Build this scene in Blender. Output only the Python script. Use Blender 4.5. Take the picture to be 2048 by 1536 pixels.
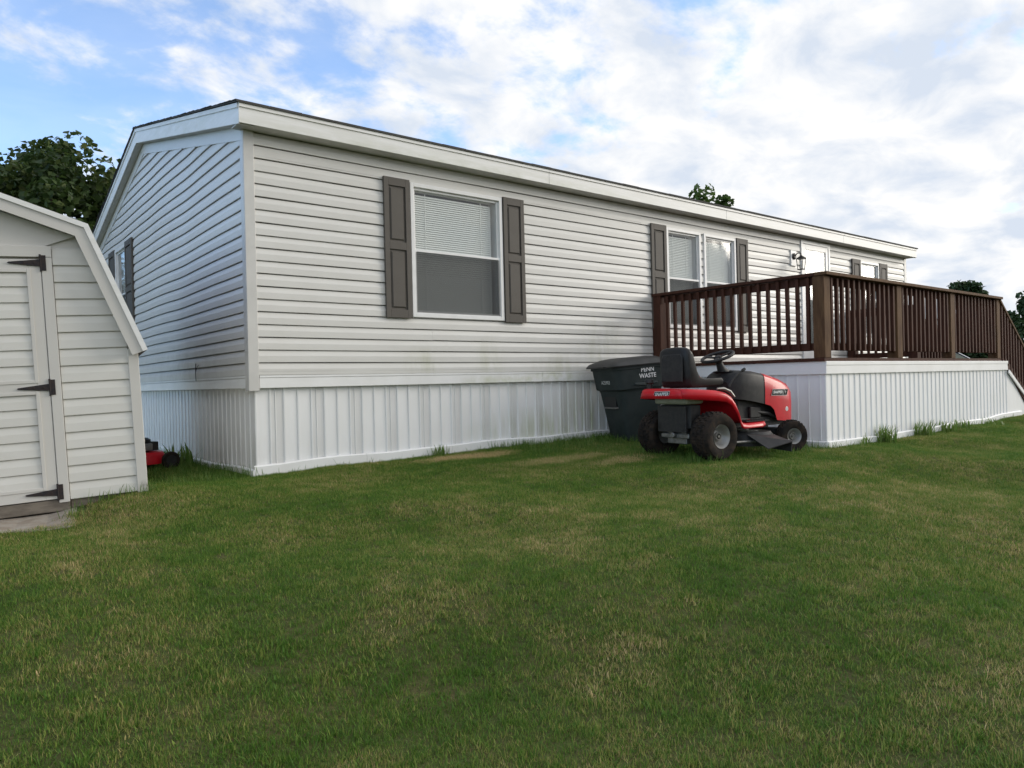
import bpy, math, random
import numpy as np
from mathutils import Vector, Matrix

random.seed(7); rng = np.random.default_rng(11)
R = math.radians
sc = bpy.context.scene
for o in list(bpy.data.objects): bpy.data.objects.remove(o, do_unlink=True)
col = sc.collection

# ------------------------------------------------------------------ camera
cam_d = bpy.data.cameras.new('camera'); cam = bpy.data.objects.new('camera', cam_d); col.objects.link(cam)
cr = Vector((0.78045, -0.62477, -0.02388)); cu = Vector((0.02008, -0.01312, 0.99971)); cf = Vector((0.62490, 0.78070, -0.00231))
m = Matrix((cr, cu, -cf)).transposed().to_4x4(); m.translation = Vector((-2.3302, -6.7318, -0.1246))
cam.matrix_world = m
cam_d.sensor_width = 36; cam_d.lens = 36 * 1469.8 / 2048; cam_d.clip_end = 3000; cam_d.clip_start = 0.05
sc.camera = cam

# ------------------------------------------------------------------ light
CLOUD_STR, CLOUD_OFF = 0.445, (-8.8, -3.1, 0)
SUN_AZ, SUN_EL = R(-25), R(18)          # azimuth from +X, the sun low behind thin cloud to the right of the viewer
world = bpy.data.worlds.new('World'); sc.world = world; world.use_nodes = True
def build_world():
    nt = world.node_tree; nt.nodes.clear(); N = nt.nodes.new; L = nt.links.new
    out = N('ShaderNodeOutputWorld')
    tc = N('ShaderNodeTexCoord')
    sky = N('ShaderNodeTexSky'); sky.sky_type = 'NISHITA'; sky.sun_disc = False
    sky.sun_elevation = SUN_EL; sky.sun_rotation = R(90) - SUN_AZ; sky.air_density = 0.8; sky.dust_density = 0.0; sky.ozone_density = 3.0
    bg1 = N('ShaderNodeBackground'); bg1.inputs['Strength'].default_value = 0.15
    L(sky.outputs[0], bg1.inputs['Color'])
    sep = N('ShaderNodeSeparateXYZ'); L(tc.outputs['Generated'], sep.inputs[0])
    def math_(op, a, b=None, clamp=False):
        n = N('ShaderNodeMath'); n.operation = op; n.use_clamp = clamp
        for i, v in enumerate((a, b)):
            if v is None: continue
            if isinstance(v, (int, float)): n.inputs[i].default_value = v
            else: L(v, n.inputs[i])
        return n.outputs[0]
    # a flat cloud layer seen in perspective: direction divided by its height above the horizon
    zc = math_('MAXIMUM', math_('ADD', sep.outputs['Z'], 0.26), 0.05)
    u = math_('DIVIDE', sep.outputs['X'], zc); v = math_('DIVIDE', sep.outputs['Y'], zc)
    comb = N('ShaderNodeCombineXYZ'); L(u, comb.inputs[0]); L(v, comb.inputs[1])
    mp = N('ShaderNodeMapping'); mp.inputs['Location'].default_value = CLOUD_OFF; mp.inputs['Rotation'].default_value = (0, 0, R(-20)); mp.inputs['Scale'].default_value = (1.0, 1.15, 1)
    L(comb.outputs[0], mp.inputs[0])
    def noise(scale, detail, rough, dist=0.0, off=None):
        n = N('ShaderNodeTexNoise'); n.inputs['Scale'].default_value = scale; n.inputs['Detail'].default_value = detail
        n.inputs['Roughness'].default_value = rough; n.inputs['Distortion'].default_value = dist
        src = mp.outputs[0]
        if off:
            a = N('ShaderNodeVectorMath'); a.operation = 'ADD'; a.inputs[1].default_value = off; L(src, a.inputs[0]); src = a.outputs[0]
        L(src, n.inputs['Vector']); return n.outputs[0]
    big = noise(0.9, 2, 0.5, 0.0)
    mid = noise(5.6, 10, 0.58, 0.15, (5.2, 1.3, 0))
    cov = math_('ADD', math_('MULTIPLY', big, 0.95), math_('MULTIPLY', mid, 0.95))
    # the cloud thins out towards the north-west
    cov = math_('ADD', cov, math_('MULTIPLY', math_('SUBTRACT', sep.outputs['X'], sep.outputs['Y']), 0.21))
    ramp = N('ShaderNodeValToRGB'); ramp.color_ramp.interpolation = 'EASE'
    ramp.color_ramp.elements[0].position = 0.72; ramp.color_ramp.elements[1].position = 0.96; ramp.color_ramp.elements[0].color = (.17, .17, .17, 1)
    L(cov, ramp.inputs[0])
    shade = noise(4.6, 9, 0.55, 0.3, (9.1, 4.4, 0))
    ccol = N('ShaderNodeValToRGB')
    ccol.color_ramp.elements[0].position = 0.36; ccol.color_ramp.elements[0].color = (0.66, 0.73, 0.84, 1)
    ccol.color_ramp.elements[1].position = 0.60; ccol.color_ramp.elements[1].color = (1.0, 0.99, 0.975, 1)
    L(shade, ccol.inputs[0])
    bg2 = N('ShaderNodeBackground'); bg2.inputs['Strength'].default_value = CLOUD_STR; L(ccol.outputs[0], bg2.inputs['Color'])
    mix = N('ShaderNodeMixShader'); L(ramp.outputs[0], mix.inputs[0]); L(bg1.outputs[0], mix.inputs[1]); L(bg2.outputs[0], mix.inputs[2])
    L(mix.outputs[0], out.inputs[0])
build_world()
sd = bpy.data.lights.new('sun', 'SUN'); sd.energy = 0.88; sd.angle = R(26); sd.color = (1.0, 0.93, 0.82)
sun = bpy.data.objects.new('sun', sd); col.objects.link(sun)
sv = Vector((math.cos(SUN_AZ) * math.cos(SUN_EL), math.sin(SUN_AZ) * math.cos(SUN_EL), math.sin(SUN_EL)))
sun.rotation_euler = sv.to_track_quat('Z', 'Y').to_euler(); sun.location = sv * 30
sc.view_settings.view_transform = 'Standard'; sc.view_settings.look = 'None'; sc.view_settings.gamma = 1
sc.view_settings.exposure = 1.27; sc.view_settings.use_curve_mapping = False
sc.cycles.max_bounces = 6; sc.cycles.transparent_max_bounces = 12; sc.cycles.caustics_reflective = False; sc.cycles.caustics_refractive = False

# ------------------------------------------------------------------ helpers
def tag(o, label=None, cat=None, group=None, kind=None):
    if label: o['label'] = label
    if cat: o['category'] = cat
    if group: o['group'] = group
    if kind: o['kind'] = kind
    return o
def empty(name, loc=(0, 0, 0), rot=(0, 0, 0)):
    e = bpy.data.objects.new(name, None); e.location = loc; e.rotation_euler = rot; e.empty_display_size = 0.2
    col.objects.link(e); return e
class MB:
    def __init__(s): s.v = []; s.f = []; s.mi = []; s.cur = 0
    def add(s, vs, fs):
        b = len(s.v); s.v += [tuple(p) for p in vs]; s.f += [tuple(b + i for i in q) for q in fs]; s.mi += [s.cur] * len(fs)
    def box(s, x0, x1, y0, y1, z0, z1):
        if x1 < x0: x0, x1 = x1, x0
        if y1 < y0: y0, y1 = y1, y0
        if z1 < z0: z0, z1 = z1, z0
        s.add([(x0,y0,z0),(x1,y0,z0),(x1,y1,z0),(x0,y1,z0),(x0,y0,z1),(x1,y0,z1),(x1,y1,z1),(x0,y1,z1)],
              [(3,2,1,0),(4,5,6,7),(0,1,5,4),(1,2,6,5),(2,3,7,6),(3,0,4,7)])
    def obox(s, c, size, rot):
        hx, hy, hz = (a / 2 for a in size); c = Vector(c)
        s.add([c + rot @ Vector(p) for p in [(-hx,-hy,-hz),(hx,-hy,-hz),(hx,hy,-hz),(-hx,hy,-hz),(-hx,-hy,hz),(hx,-hy,hz),(hx,hy,hz),(-hx,hy,hz)]],
              [(3,2,1,0),(4,5,6,7),(0,1,5,4),(1,2,6,5),(2,3,7,6),(3,0,4,7)])
    def bar(s, p0, p1, w, h, up=(0, 0, 1)):           # rectangular bar between two points, w sideways, h along 'up'
        p0, p1 = Vector(p0), Vector(p1); d = p1 - p0; x = d.normalized(); y = Vector(up).cross(x).normalized(); z = x.cross(y)
        s.obox((p0 + p1) / 2, (d.length, w, h), Matrix((x, y, z)).transposed())
    def prism(s, poly, axis, a0, a1):                # polygon (2D, CCW) extruded along an axis
        n = len(poly)
        def P(p, a): return {'x': (a, p[0], p[1]), 'y': (p[0], a, p[1]), 'z': (p[0], p[1], a)}[axis]
        vs = [P(p, a0) for p in poly] + [P(p, a1) for p in poly]
        s.add(vs, [tuple(range(n))[::-1], tuple(range(n, 2 * n))] + [(i, (i + 1) % n, n + (i + 1) % n, n + i) for i in range(n)])
    def tube(s, pts, r, n=8, caps=True):
        pts = [Vector(p) for p in pts]; rs = r if isinstance(r, (list, tuple)) else [r] * len(pts)
        rings = []
        ref = None
        for i, p in enumerate(pts):
            d = (pts[min(i + 1, len(pts) - 1)] - pts[max(i - 1, 0)]).normalized()
            if ref is None: ref = d.orthogonal().normalized()
            a = (ref - d * ref.dot(d)); a = a.normalized() if a.length > 1e-4 else d.orthogonal().normalized(); ref = a; b = d.cross(a)
            rings.append([p + (a * math.cos(t) + b * math.sin(t)) * rs[i] for t in [2 * math.pi * k / n for k in range(n)]])
        s.loft(rings, caps)
    def loft(s, rings, caps=True, closed=True):
        n = len(rings[0]); vs = [p for q in rings for p in q]; fs = []
        for i in range(len(rings) - 1):
            for k in range(n if closed else n - 1):
                fs.append((i*n + k, i*n + (k + 1) % n, (i + 1)*n + (k + 1) % n, (i + 1)*n + k))
        if caps: fs += [tuple(range(n))[::-1], tuple(range((len(rings) - 1)*n, len(rings)*n))]
        s.add(vs, fs)
    def lathe(s, prof, axis=(0, 1, 0), c=(0, 0, 0), n=28, close=False):   # prof: (radius, height along axis)
        ax = Vector(axis).normalized(); a = ax.orthogonal().normalized(); b = ax.cross(a); c = Vector(c)
        rings = [[c + ax * h + (a * math.cos(t) + b * math.sin(t)) * r for t in [2 * math.pi * k / n for k in range(n)]] for r, h in prof]
        if close: rings.append(rings[0])
        s.loft(rings, caps=False)
    def build(s, name, mats, parent=None, smooth=False, bevel=0.0, world=False, loc=None, seg=2, angle=40):
        me = bpy.data.meshes.new(name); me.from_pydata(s.v, [], s.f)
        mats = mats if isinstance(mats, (list, tuple)) else [mats]
        for mm in mats: me.materials.append(mm)
        if any(s.mi): me.polygons.foreach_set('material_index', s.mi)
        if smooth:
            me.shade_smooth()
            me.set_sharp_from_angle(angle=R(angle))
        me.update()
        o = bpy.data.objects.new(name, me); col.objects.link(o)
        if loc is not None: o.location = loc
        if parent is not None:
            o.parent = parent
            if world: o.matrix_parent_inverse = root_matrix(parent).inverted()
        if bevel > 0:
            bv = o.modifiers.new('bevel', 'BEVEL'); bv.width = bevel; bv.segments = seg; bv.limit_method = 'ANGLE'; bv.angle_limit = R(50)
        return o
def root_matrix(o):
    mm = Matrix.LocRotScale(o.location, o.rotation_euler, o.scale)
    if o.parent is not None: mm = root_matrix(o.parent) @ o.matrix_parent_inverse @ mm
    return mm
def share(src, name, parent, loc, rot=None):
    o = src.copy(); o.name = name; col.objects.link(o); o.parent = parent; o.location = loc
    o.matrix_parent_inverse = src.matrix_parent_inverse.copy()
    if rot is not None: o.rotation_euler = rot
    return o
def text_mesh(s, txt, size, M, depth=0.001, bold=False, shear=0.0, spacing=1.0):   # flat lettering, added to MB s through matrix M
    cu = bpy.data.curves.new('t', 'FONT'); cu.body = txt; cu.size = size; cu.align_x = 'CENTER'; cu.align_y = 'CENTER'; cu.shear = shear
    cu.space_character = spacing; cu.resolution_u = 3
    if bold: cu.offset = size * 0.022
    ob = bpy.data.objects.new('t', cu); me = bpy.data.meshes.new_from_object(ob)
    s.add([M @ v.co for v in me.vertices], [tuple(p.vertices) for p in me.polygons])
    bpy.data.objects.remove(ob); bpy.data.meshes.remove(me); bpy.data.curves.remove(cu)

# ------------------------------------------------------------------ materials
def mat(name, base, rough=0.6, metal=0.0, coat=0.0, spec=0.5, var=0.0, vscale=6.0, vcol=None, bump=0.0, bscale=60.0, stretch=(1, 1, 1), coord='Position', detail=5, lo=0.40, hi=0.62):
    M = bpy.data.materials.new(name); M.use_nodes = True; nt = M.node_tree; b = nt.nodes['Principled BSDF']
    b.inputs['Base Color'].default_value = (*base, 1); b.inputs['Roughness'].default_value = rough; b.inputs['Metallic'].default_value = metal
    b.inputs['Coat Weight'].default_value = coat; b.inputs['Specular IOR Level'].default_value = spec
    if var > 0 or bump > 0:
        if coord == 'Position': src = nt.nodes.new('ShaderNodeNewGeometry').outputs['Position']
        else: src = nt.nodes.new('ShaderNodeTexCoord').outputs['Object']
        mp = nt.nodes.new('ShaderNodeMapping'); mp.inputs['Scale'].default_value = stretch; nt.links.new(src, mp.inputs[0])
    if var > 0:
        n = nt.nodes.new('ShaderNodeTexNoise'); n.inputs['Scale'].default_value = vscale; n.inputs['Detail'].default_value = detail; n.inputs['Roughness'].default_value = 0.6
        nt.links.new(mp.outputs[0], n.inputs['Vector'])
        r = nt.nodes.new('ShaderNodeMapRange'); r.inputs['From Min'].default_value = lo; r.inputs['From Max'].default_value = hi; r.inputs['To Max'].default_value = var
        nt.links.new(n.outputs[0], r.inputs['Value'])
        mx = nt.nodes.new('ShaderNodeMix'); mx.data_type = 'RGBA'; mx.inputs['A'].default_value = (*base, 1); mx.inputs['B'].default_value = (*(vcol or [c * 0.6 for c in base]), 1)
        nt.links.new(r.outputs[0], mx.inputs['Factor']); nt.links.new(mx.outputs['Result'], b.inputs['Base Color'])
    if bump > 0:
        n2 = nt.nodes.new('ShaderNodeTexNoise'); n2.inputs['Scale'].default_value = bscale; n2.inputs['Detail'].default_value = 4
        nt.links.new(mp.outputs[0], n2.inputs['Vector'])
        bp = nt.nodes.new('ShaderNodeBump'); bp.inputs['Strength'].default_value = bump; bp.inputs['Distance'].default_value = 0.004
        nt.links.new(n2.outputs[0], bp.inputs['Height']); nt.links.new(bp.outputs[0], b.inputs['Normal'])
    return M
def add_stain(M, col_, boxes, scale=(9, 9, 1.6), amount=0.55):
    """algae or dirt with its own streaky shape inside soft world-space boxes (cx,cy,cz,rx,ry,rz)"""
    nt = M.node_tree; b = nt.nodes['Principled BSDF']; N = nt.nodes.new; L = nt.links.new
    geo = N('ShaderNodeNewGeometry'); tot = None
    for (cx, cy, cz, rx, ry, rz) in boxes:
        s1 = N('ShaderNodeVectorMath'); s1.operation = 'SUBTRACT'; L(geo.outputs['Position'], s1.inputs[0]); s1.inputs[1].default_value = (cx, cy, cz)
        s2 = N('ShaderNodeVectorMath'); s2.operation = 'DIVIDE'; L(s1.outputs[0], s2.inputs[0]); s2.inputs[1].default_value = (rx, ry, rz)
        s3 = N('ShaderNodeVectorMath'); s3.operation = 'LENGTH'; L(s2.outputs[0], s3.inputs[0])
        r = N('ShaderNodeMapRange'); r.inputs['From Min'].default_value = 1.0; r.inputs['From Max'].default_value = 0.2; L(s3.outputs['Value'], r.inputs['Value'])
        if tot is None: tot = r.outputs[0]
        else:
            a = N('ShaderNodeMath'); a.operation = 'MAXIMUM'; L(tot, a.inputs[0]); L(r.outputs[0], a.inputs[1]); tot = a.outputs[0]
    mp = N('ShaderNodeMapping'); mp.inputs['Scale'].default_value = scale; L(geo.outputs['Position'], mp.inputs[0])
    n = N('ShaderNodeTexNoise'); n.inputs['Scale'].default_value = 1.0; n.inputs['Detail'].default_value = 6; n.inputs['Roughness'].default_value = 0.65; L(mp.outputs[0], n.inputs['Vector'])
    r2 = N('ShaderNodeMapRange'); r2.inputs['From Min'].default_value = 0.38; r2.inputs['From Max'].default_value = 0.68; r2.inputs['To Max'].default_value = amount; L(n.outputs[0], r2.inputs['Value'])
    mu = N('ShaderNodeMath'); mu.operation = 'MULTIPLY'; L(tot, mu.inputs[0]); L(r2.outputs[0], mu.inputs[1])
    mx = N('ShaderNodeMix'); mx.data_type = 'RGBA'; mx.inputs['B'].default_value = (*col_, 1); L(mu.outputs[0], mx.inputs['Factor'])
    s = b.inputs['Base Color']
    if s.links: L(s.links[0].from_socket, mx.inputs['A'])
    else: mx.inputs['A'].default_value = s.default_value
    L(mx.outputs['Result'], s)

M_siding = mat('vinyl_siding', (0.67, 0.66, 0.63), 0.42, var=0.3, vscale=2.2, vcol=(0.58, 0.565, 0.53), stretch=(1, 1, 2.5), bump=0.06, bscale=25)
add_stain(M_siding, (0.34, 0.36, 0.20), [(2.75, 0, 0.12, 0.25, 0.3, 0.35), (3.75, 0, 0.05, 0.5, 0.3, 0.2), (4.55, 0, 0.35, 0.5, 0.3, 0.5), (1.85, 0, 0.12, 0.3, 0.3, 0.2)], (7, 7, 1.2), 0.45)
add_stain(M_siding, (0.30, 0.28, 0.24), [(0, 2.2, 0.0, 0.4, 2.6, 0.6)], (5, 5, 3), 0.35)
M_corner = mat('vinyl_corner', (0.62, 0.61, 0.585), 0.4, var=0.25, vscale=3)
M_white = mat('white_vinyl', (0.84, 0.84, 0.835), 0.4, var=0.3, vscale=3.0, vcol=(0.66, 0.655, 0.63), bump=0.04, bscale=20)
add_stain(M_white, (0.42, 0.46, 0.22), [(3.75, 0.04, -0.06, 0.6, 0.4, 0.12), (3.0, 0.04, -0.1, 0.8, 0.4, 0.08)], (6, 6, 6), 0.6)
M_skirt = mat('skirting_vinyl', (0.83, 0.835, 0.84), 0.42, var=0.3, vscale=3.0, vcol=(0.73, 0.73, 0.71), stretch=(2, 2, .6))
for sm in (M_skirt,):
    add_stain(sm, (0.38, 0.42, 0.20), [(3.6, 0.04, -0.72, 1.3, 0.4, 0.32), (4.2, 0.04, -0.6, 0.7, 0.4, 0.45)], (10, 10, 1.2), 0.75)
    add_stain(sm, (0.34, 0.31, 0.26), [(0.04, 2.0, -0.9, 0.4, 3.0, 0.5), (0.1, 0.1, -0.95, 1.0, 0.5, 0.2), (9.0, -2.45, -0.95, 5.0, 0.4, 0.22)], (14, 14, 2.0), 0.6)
def vented():
    M = M_skirt.copy(); M.name = 'skirting_vented'; nt = M.node_tree; b = nt.nodes['Principled BSDF']; N = nt.nodes.new; L = nt.links.new
    geo = N('ShaderNodeNewGeometry'); mp = N('ShaderNodeMapping'); mp.inputs['Scale'].default_value = (100, 100, 100); L(geo.outputs['Position'], mp.inputs[0])
    sp = N('ShaderNodeSeparateXYZ'); L(mp.outputs[0], sp.inputs[0])
    def mt(op, a, c=None):
        n = N('ShaderNodeMath'); n.operation = op
        for i, v in enumerate((a, c)):
            if v is None: continue
            if isinstance(v, (int, float)): n.inputs[i].default_value = v
            else: L(v, n.inputs[i])
        return n.outputs[0]
    row = mt('FLOOR', sp.outputs['Z']); shift = mt('MULTIPLY', mt('MODULO', row, 2.0), 0.5)
    fx = mt('SUBTRACT', mt('FRACT', mt('ADD', mt('ADD', sp.outputs['X'], sp.outputs['Y']), shift)), 0.5); fz = mt('SUBTRACT', mt('FRACT', sp.outputs['Z']), 0.5)
    d = mt('ADD', mt('MULTIPLY', fx, fx), mt('MULTIPLY', fz, fz)); hole = mt('LESS_THAN', d, 0.06)
    mx = N('ShaderNodeMix'); mx.data_type = 'RGBA'; mx.inputs['B'].default_value = (0.16, 0.15, 0.13, 1); L(hole, mx.inputs['Factor'])
    s = b.inputs['Base Color']; L(s.links[0].from_socket, mx.inputs['A']); L(mx.outputs['Result'], s)
    return M
M_vent = vented()
M_fascia = mat('fascia_white', (0.82, 0.815, 0.80), 0.45, var=0.35, vscale=4, vcol=(0.62, 0.62, 0.56), stretch=(.5, .5, 5))
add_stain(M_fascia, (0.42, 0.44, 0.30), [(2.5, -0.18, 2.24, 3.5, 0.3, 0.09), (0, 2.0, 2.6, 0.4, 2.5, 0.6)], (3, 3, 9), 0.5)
M_soffit = mat('soffit_vinyl', (0.60, 0.59, 0.56), 0.6, var=0.3, vscale=4)
M_shingle = mat('asphalt_shingle', (0.07, 0.068, 0.066), 0.9, var=0.5, vscale=20, bump=0.5, bscale=120)
M_dark = mat('dark_interior', (0.06, 0.058, 0.055), 0.9)
M_shutter = mat('shutter_taupe', (0.098, 0.088, 0.077), 0.6, spec=.3, var=0.25, vscale=7, vcol=(0.122, 0.111, 0.097), bump=0.15, bscale=90)
M_frame = mat('window_white', (0.80, 0.80, 0.795), 0.35, var=0.15, vscale=8)
M_blind = mat('blind_white', (0.80, 0.80, 0.78), 0.5)
def glass_mat(name, tint=(0.93, 0.96, 0.95), rough=0.045, boost=1.0):
    M = bpy.data.materials.new(name); M.use_nodes = True; nt = M.node_tree; nt.nodes.clear(); N = nt.nodes.new; L = nt.links.new
    out = N('ShaderNodeOutputMaterial'); tr = N('ShaderNodeBsdfTransparent'); tr.inputs[0].default_value = (*tint, 1)
    gl = N('ShaderNodeBsdfGlossy'); gl.inputs['Roughness'].default_value = rough; gl.inputs['Color'].default_value = (1, 1, 1, 1)
    fr = N('ShaderNodeFresnel'); ior = N('ShaderNodeMapRange'); ior.inputs['To Min'].default_value = 1.70 * boost; ior.inputs['To Max'].default_value = 1 / (1.70 * boost)
    gb = N('ShaderNodeNewGeometry'); L(gb.outputs['Backfacing'], ior.inputs['Value']); L(ior.outputs[0], fr.inputs[0])      # same pane from either side
    bp = N('ShaderNodeBump'); nz = N('ShaderNodeTexNoise'); nz.inputs['Scale'].default_value = 2.2; nz.inputs['Detail'].default_value = 1
    geo = N('ShaderNodeNewGeometry'); L(geo.outputs['Position'], nz.inputs['Vector'])
    bp.inputs['Strength'].default_value = 0.10; bp.inputs['Distance'].default_value = 0.02; L(nz.outputs[0], bp.inputs['Height'])
    L(bp.outputs[0], gl.inputs['Normal'])
    mx = N('ShaderNodeMixShader'); L(fr.outputs[0], mx.inputs[0]); L(tr.outputs[0], mx.inputs[1]); L(gl.outputs[0], mx.inputs[2]); L(mx.outputs[0], out.inputs[0])
    return M
M_glass = glass_mat('window_glass')
def screen_mat():
    M = bpy.data.materials.new('insect_screen'); M.use_nodes = True; nt = M.node_tree; nt.nodes.clear(); N = nt.nodes.new; L = nt.links.new
    out = N('ShaderNodeOutputMaterial'); tr = N('ShaderNodeBsdfTransparent'); df = N('ShaderNodeBsdfDiffuse'); df.inputs[0].default_value = (0.05, 0.05, 0.052, 1)
    mx = N('ShaderNodeMixShader'); mx.inputs[0].default_value = 0.54; L(tr.outputs[0], mx.inputs[1]); L(df.outputs[0], mx.inputs[2]); L(mx.outputs[0], out.inputs[0]); return M
M_screen = screen_mat()
M_wood = mat('stained_deck_wood', (0.074, 0.030, 0.019), 0.7, spec=.15, var=0.6, vscale=3.0, vcol=(0.036, 0.015, 0.010), stretch=(6, 6, 1.2), bump=0.3, bscale=40)
M_wood_w = mat('weathered_deck_wood', (0.130, 0.074, 0.038), 0.75, spec=.15, var=0.7, vscale=3.0, vcol=(0.066, 0.033, 0.018), stretch=(6, 6, 1.2), bump=0.3, bscale=40)
M_black = mat('black_metal', (0.022, 0.022, 0.023), 0.45, spec=.28, var=0.4, vscale=30, vcol=(0.05, 0.047, 0.042))
M_blackpl = mat('black_plastic', (0.020, 0.020, 0.021), 0.5, spec=.28, var=0.5, vscale=14, vcol=(0.045, 0.043, 0.040), bump=0.1, bscale=90)
M_seat = mat('black_seat_vinyl', (0.018, 0.018, 0.019), 0.42, spec=.28, var=0.4, vscale=9, vcol=(0.034, 0.033, 0.032), bump=0.1, bscale=60)
M_red = mat('red_paint', (0.56, 0.008, 0.018), 0.36, coat=0.1, spec=.3, var=0.35, vscale=8, vcol=(0.36, 0.014, 0.020))
M_tyre = mat('tyre_rubber', (0.016, 0.014, 0.013), 0.9, spec=.15, var=0.6, vscale=14, vcol=(0.055, 0.038, 0.027), bump=0.3, bscale=80)
M_rim = mat('rim_paint', (0.27, 0.27, 0.265), 0.4, metal=0.3, var=0.5, vscale=14, vcol=(0.20, 0.17, 0.13))
M_steel = mat('grey_steel', (0.24, 0.24, 0.23), 0.45, metal=0.6, var=0.5, vscale=25, vcol=(0.10, 0.085, 0.07))
M_tank = mat('fuel_tank_plastic', (0.30, 0.30, 0.23), 0.5, var=0.4, vscale=10, vcol=(0.16, 0.15, 0.11))
M_badge = mat('badge_black', (0.010, 0.010, 0.010), 0.6, spec=.15)
M_silver = mat('badge_silver', (0.62, 0.62, 0.62), 0.35)
M_letter = mat('letter_white', (0.78, 0.78, 0.77), 0.5)
M_bin = mat('bin_plastic', (0.022, 0.031, 0.030), 0.6, spec=.3, var=0.5, vscale=5, vcol=(0.046, 0.056, 0.054), bump=0.12, bscale=50)
M_binlid = mat('bin_lid_plastic', (0.026, 0.026, 0.025), 0.5, var=0.5, vscale=7, vcol=(0.05, 0.048, 0.045), bump=0.12, bscale=50)
M_shedside = mat('shed_siding', (0.665, 0.65, 0.605), 0.45, var=0.3, vscale=3, vcol=(0.58, 0.56, 0.51), stretch=(1, 1, 2))
M_shedtrim = mat('shed_trim', (0.61, 0.59, 0.55), 0.45, var=0.3, vscale=5, vcol=(0.58, 0.555, 0.515))
add_stain(M_shedtrim, (0.10, 0.08, 0.06), [(-0.98, -0.5, -0.86, 0.09, 0.2, 0.06)], (60, 60, 40), 0.9)
M_hinge = mat('hinge_iron', (0.022, 0.020, 0.024), 0.6, var=0.45, vscale=40, spec=.25, vcol=(0.060, 0.038, 0.028))
M_oldwood = mat('grey_old_wood', (0.20, 0.17, 0.135), 0.85, var=0.7, vscale=5, vcol=(0.09, 0.075, 0.06), stretch=(1.2, 5, 5), bump=0.4, bscale=40)
M_concrete = mat('concrete_slab', (0.34, 0.30, 0.25), 0.9, var=0.7, vscale=7, vcol=(0.22, 0.17, 0.125), bump=0.6, bscale=60)
M_cable = mat('cable_black', (0.015, 0.015, 0.015), 0.5)
M_bark = mat('bark', (0.075, 0.055, 0.04), 0.9, var=0.6, vscale=6, stretch=(2, 2, .4), bump=0.6, bscale=20)
M_carblue = mat('car_blue_paint', (0.018, 0.030, 0.065), 0.25, coat=0.8)
M_carhighlight = mat('car_highlight', (0.70, 0.70, 0.72), 0.15, metal=0.9)
M_carglass = mat('car_glass', (0.010, 0.012, 0.016), 0.05, spec=0.9)
def leaf_mat(name, a, b, c, trans=0.35):
    M = bpy.data.materials.new(name); M.use_nodes = True; nt = M.node_tree; nt.nodes.clear(); N = nt.nodes.new; L = nt.links.new
    out = N('ShaderNodeOutputMaterial'); at = N('ShaderNodeAttribute'); at.attribute_name = 'tint'
    rp = N('ShaderNodeValToRGB'); rp.color_ramp.elements[0].color = (*a, 1); rp.color_ramp.elements[1].color = (*c, 1); e = rp.color_ramp.elements.new(0.5); e.color = (*b, 1)
    L(at.outputs['Fac'], rp.inputs[0])
    d = N('ShaderNodeBsdfPrincipled'); d.inputs['Roughness'].default_value = 0.5; d.inputs['Specular IOR Level'].default_value = 0.25; L(rp.outputs[0], d.inputs['Base Color'])
    t = N('ShaderNodeBsdfTranslucent'); L(rp.outputs[0], t.inputs[0])
    mx = N('ShaderNodeMixShader'); mx.inputs[0].default_value = trans; L(d.outputs[0], mx.inputs[1]); L(t.outputs[0], mx.inputs[2]); L(mx.outputs[0], out.inputs[0]); return M
M_leaf = leaf_mat('maple_leaf', (0.024, 0.046, 0.013), (0.050, 0.085, 0.022), (0.105, 0.125, 0.036))
M_leaf2 = leaf_mat('light_leaf', (0.045, 0.085, 0.018), (0.075, 0.13, 0.03), (0.11, 0.17, 0.04))
M_leaf3 = leaf_mat('far_leaf', (0.022, 0.042, 0.018), (0.036, 0.066, 0.024), (0.055, 0.090, 0.03))
M_weed = leaf_mat('weed_leaf', (0.055, 0.13, 0.020), (0.11, 0.21, 0.036), (0.21, 0.27, 0.075))

# ------------------------------------------------------------------ ground
CTRL = np.array([(0,0,-.935),(1,0,-.90),(1.9,0,-.895),(2.9,0,-.875),(4.2,0,-.872),(5.2,-.2,-.875),(3.72,-2.2,-.945),(3.7,-1.4,-.905),(5,-2,-.925),(5.68,-2.47,-.965),(6.2,-2.47,-.972),(7.9,-2.47,-.962),
 (9.5,-2.47,-.93),(11.5,-2.47,-.888),(12.6,-2.47,-.875),(-1.0,-.5,-.895),(-1.9,-.35,-1.03),(-1.8,-.9,-1.06),(0,1.7,-.955),(0,2.7,-.925),(0,3.5,-.89),(0,5,-.88),(0,7,-.86),(-.6,1,-.95),(2,-3,-1.07),(5,-4.5,-1.18),(9,-5,-1.15),(0,-3,-1.12),(-1,-5,-1.38),
 (3,-6.7,-1.46),(8,-8,-1.5),(-2.3,-6.7,-1.62),(13,-5,-1.05),(-4,-4,-1.4),(-4,0,-1.15),(-4,5,-1.0),(14,-1,-.87),(20,-3,-.92),(20,5,-.92),(7,12,-.9),(0,11,-.92),(0,-15,-2.0),(10,-15,-1.8),(-12,-10,-1.9),(-12,6,-1.1),(30,-10,-1.2),(1.2,-.6,-.935),(2.4,-.8,-.93),(1.0,-1.6,-.985),(7,-3.6,-1.05),(10.5,-3.6,-1.0)])
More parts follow.
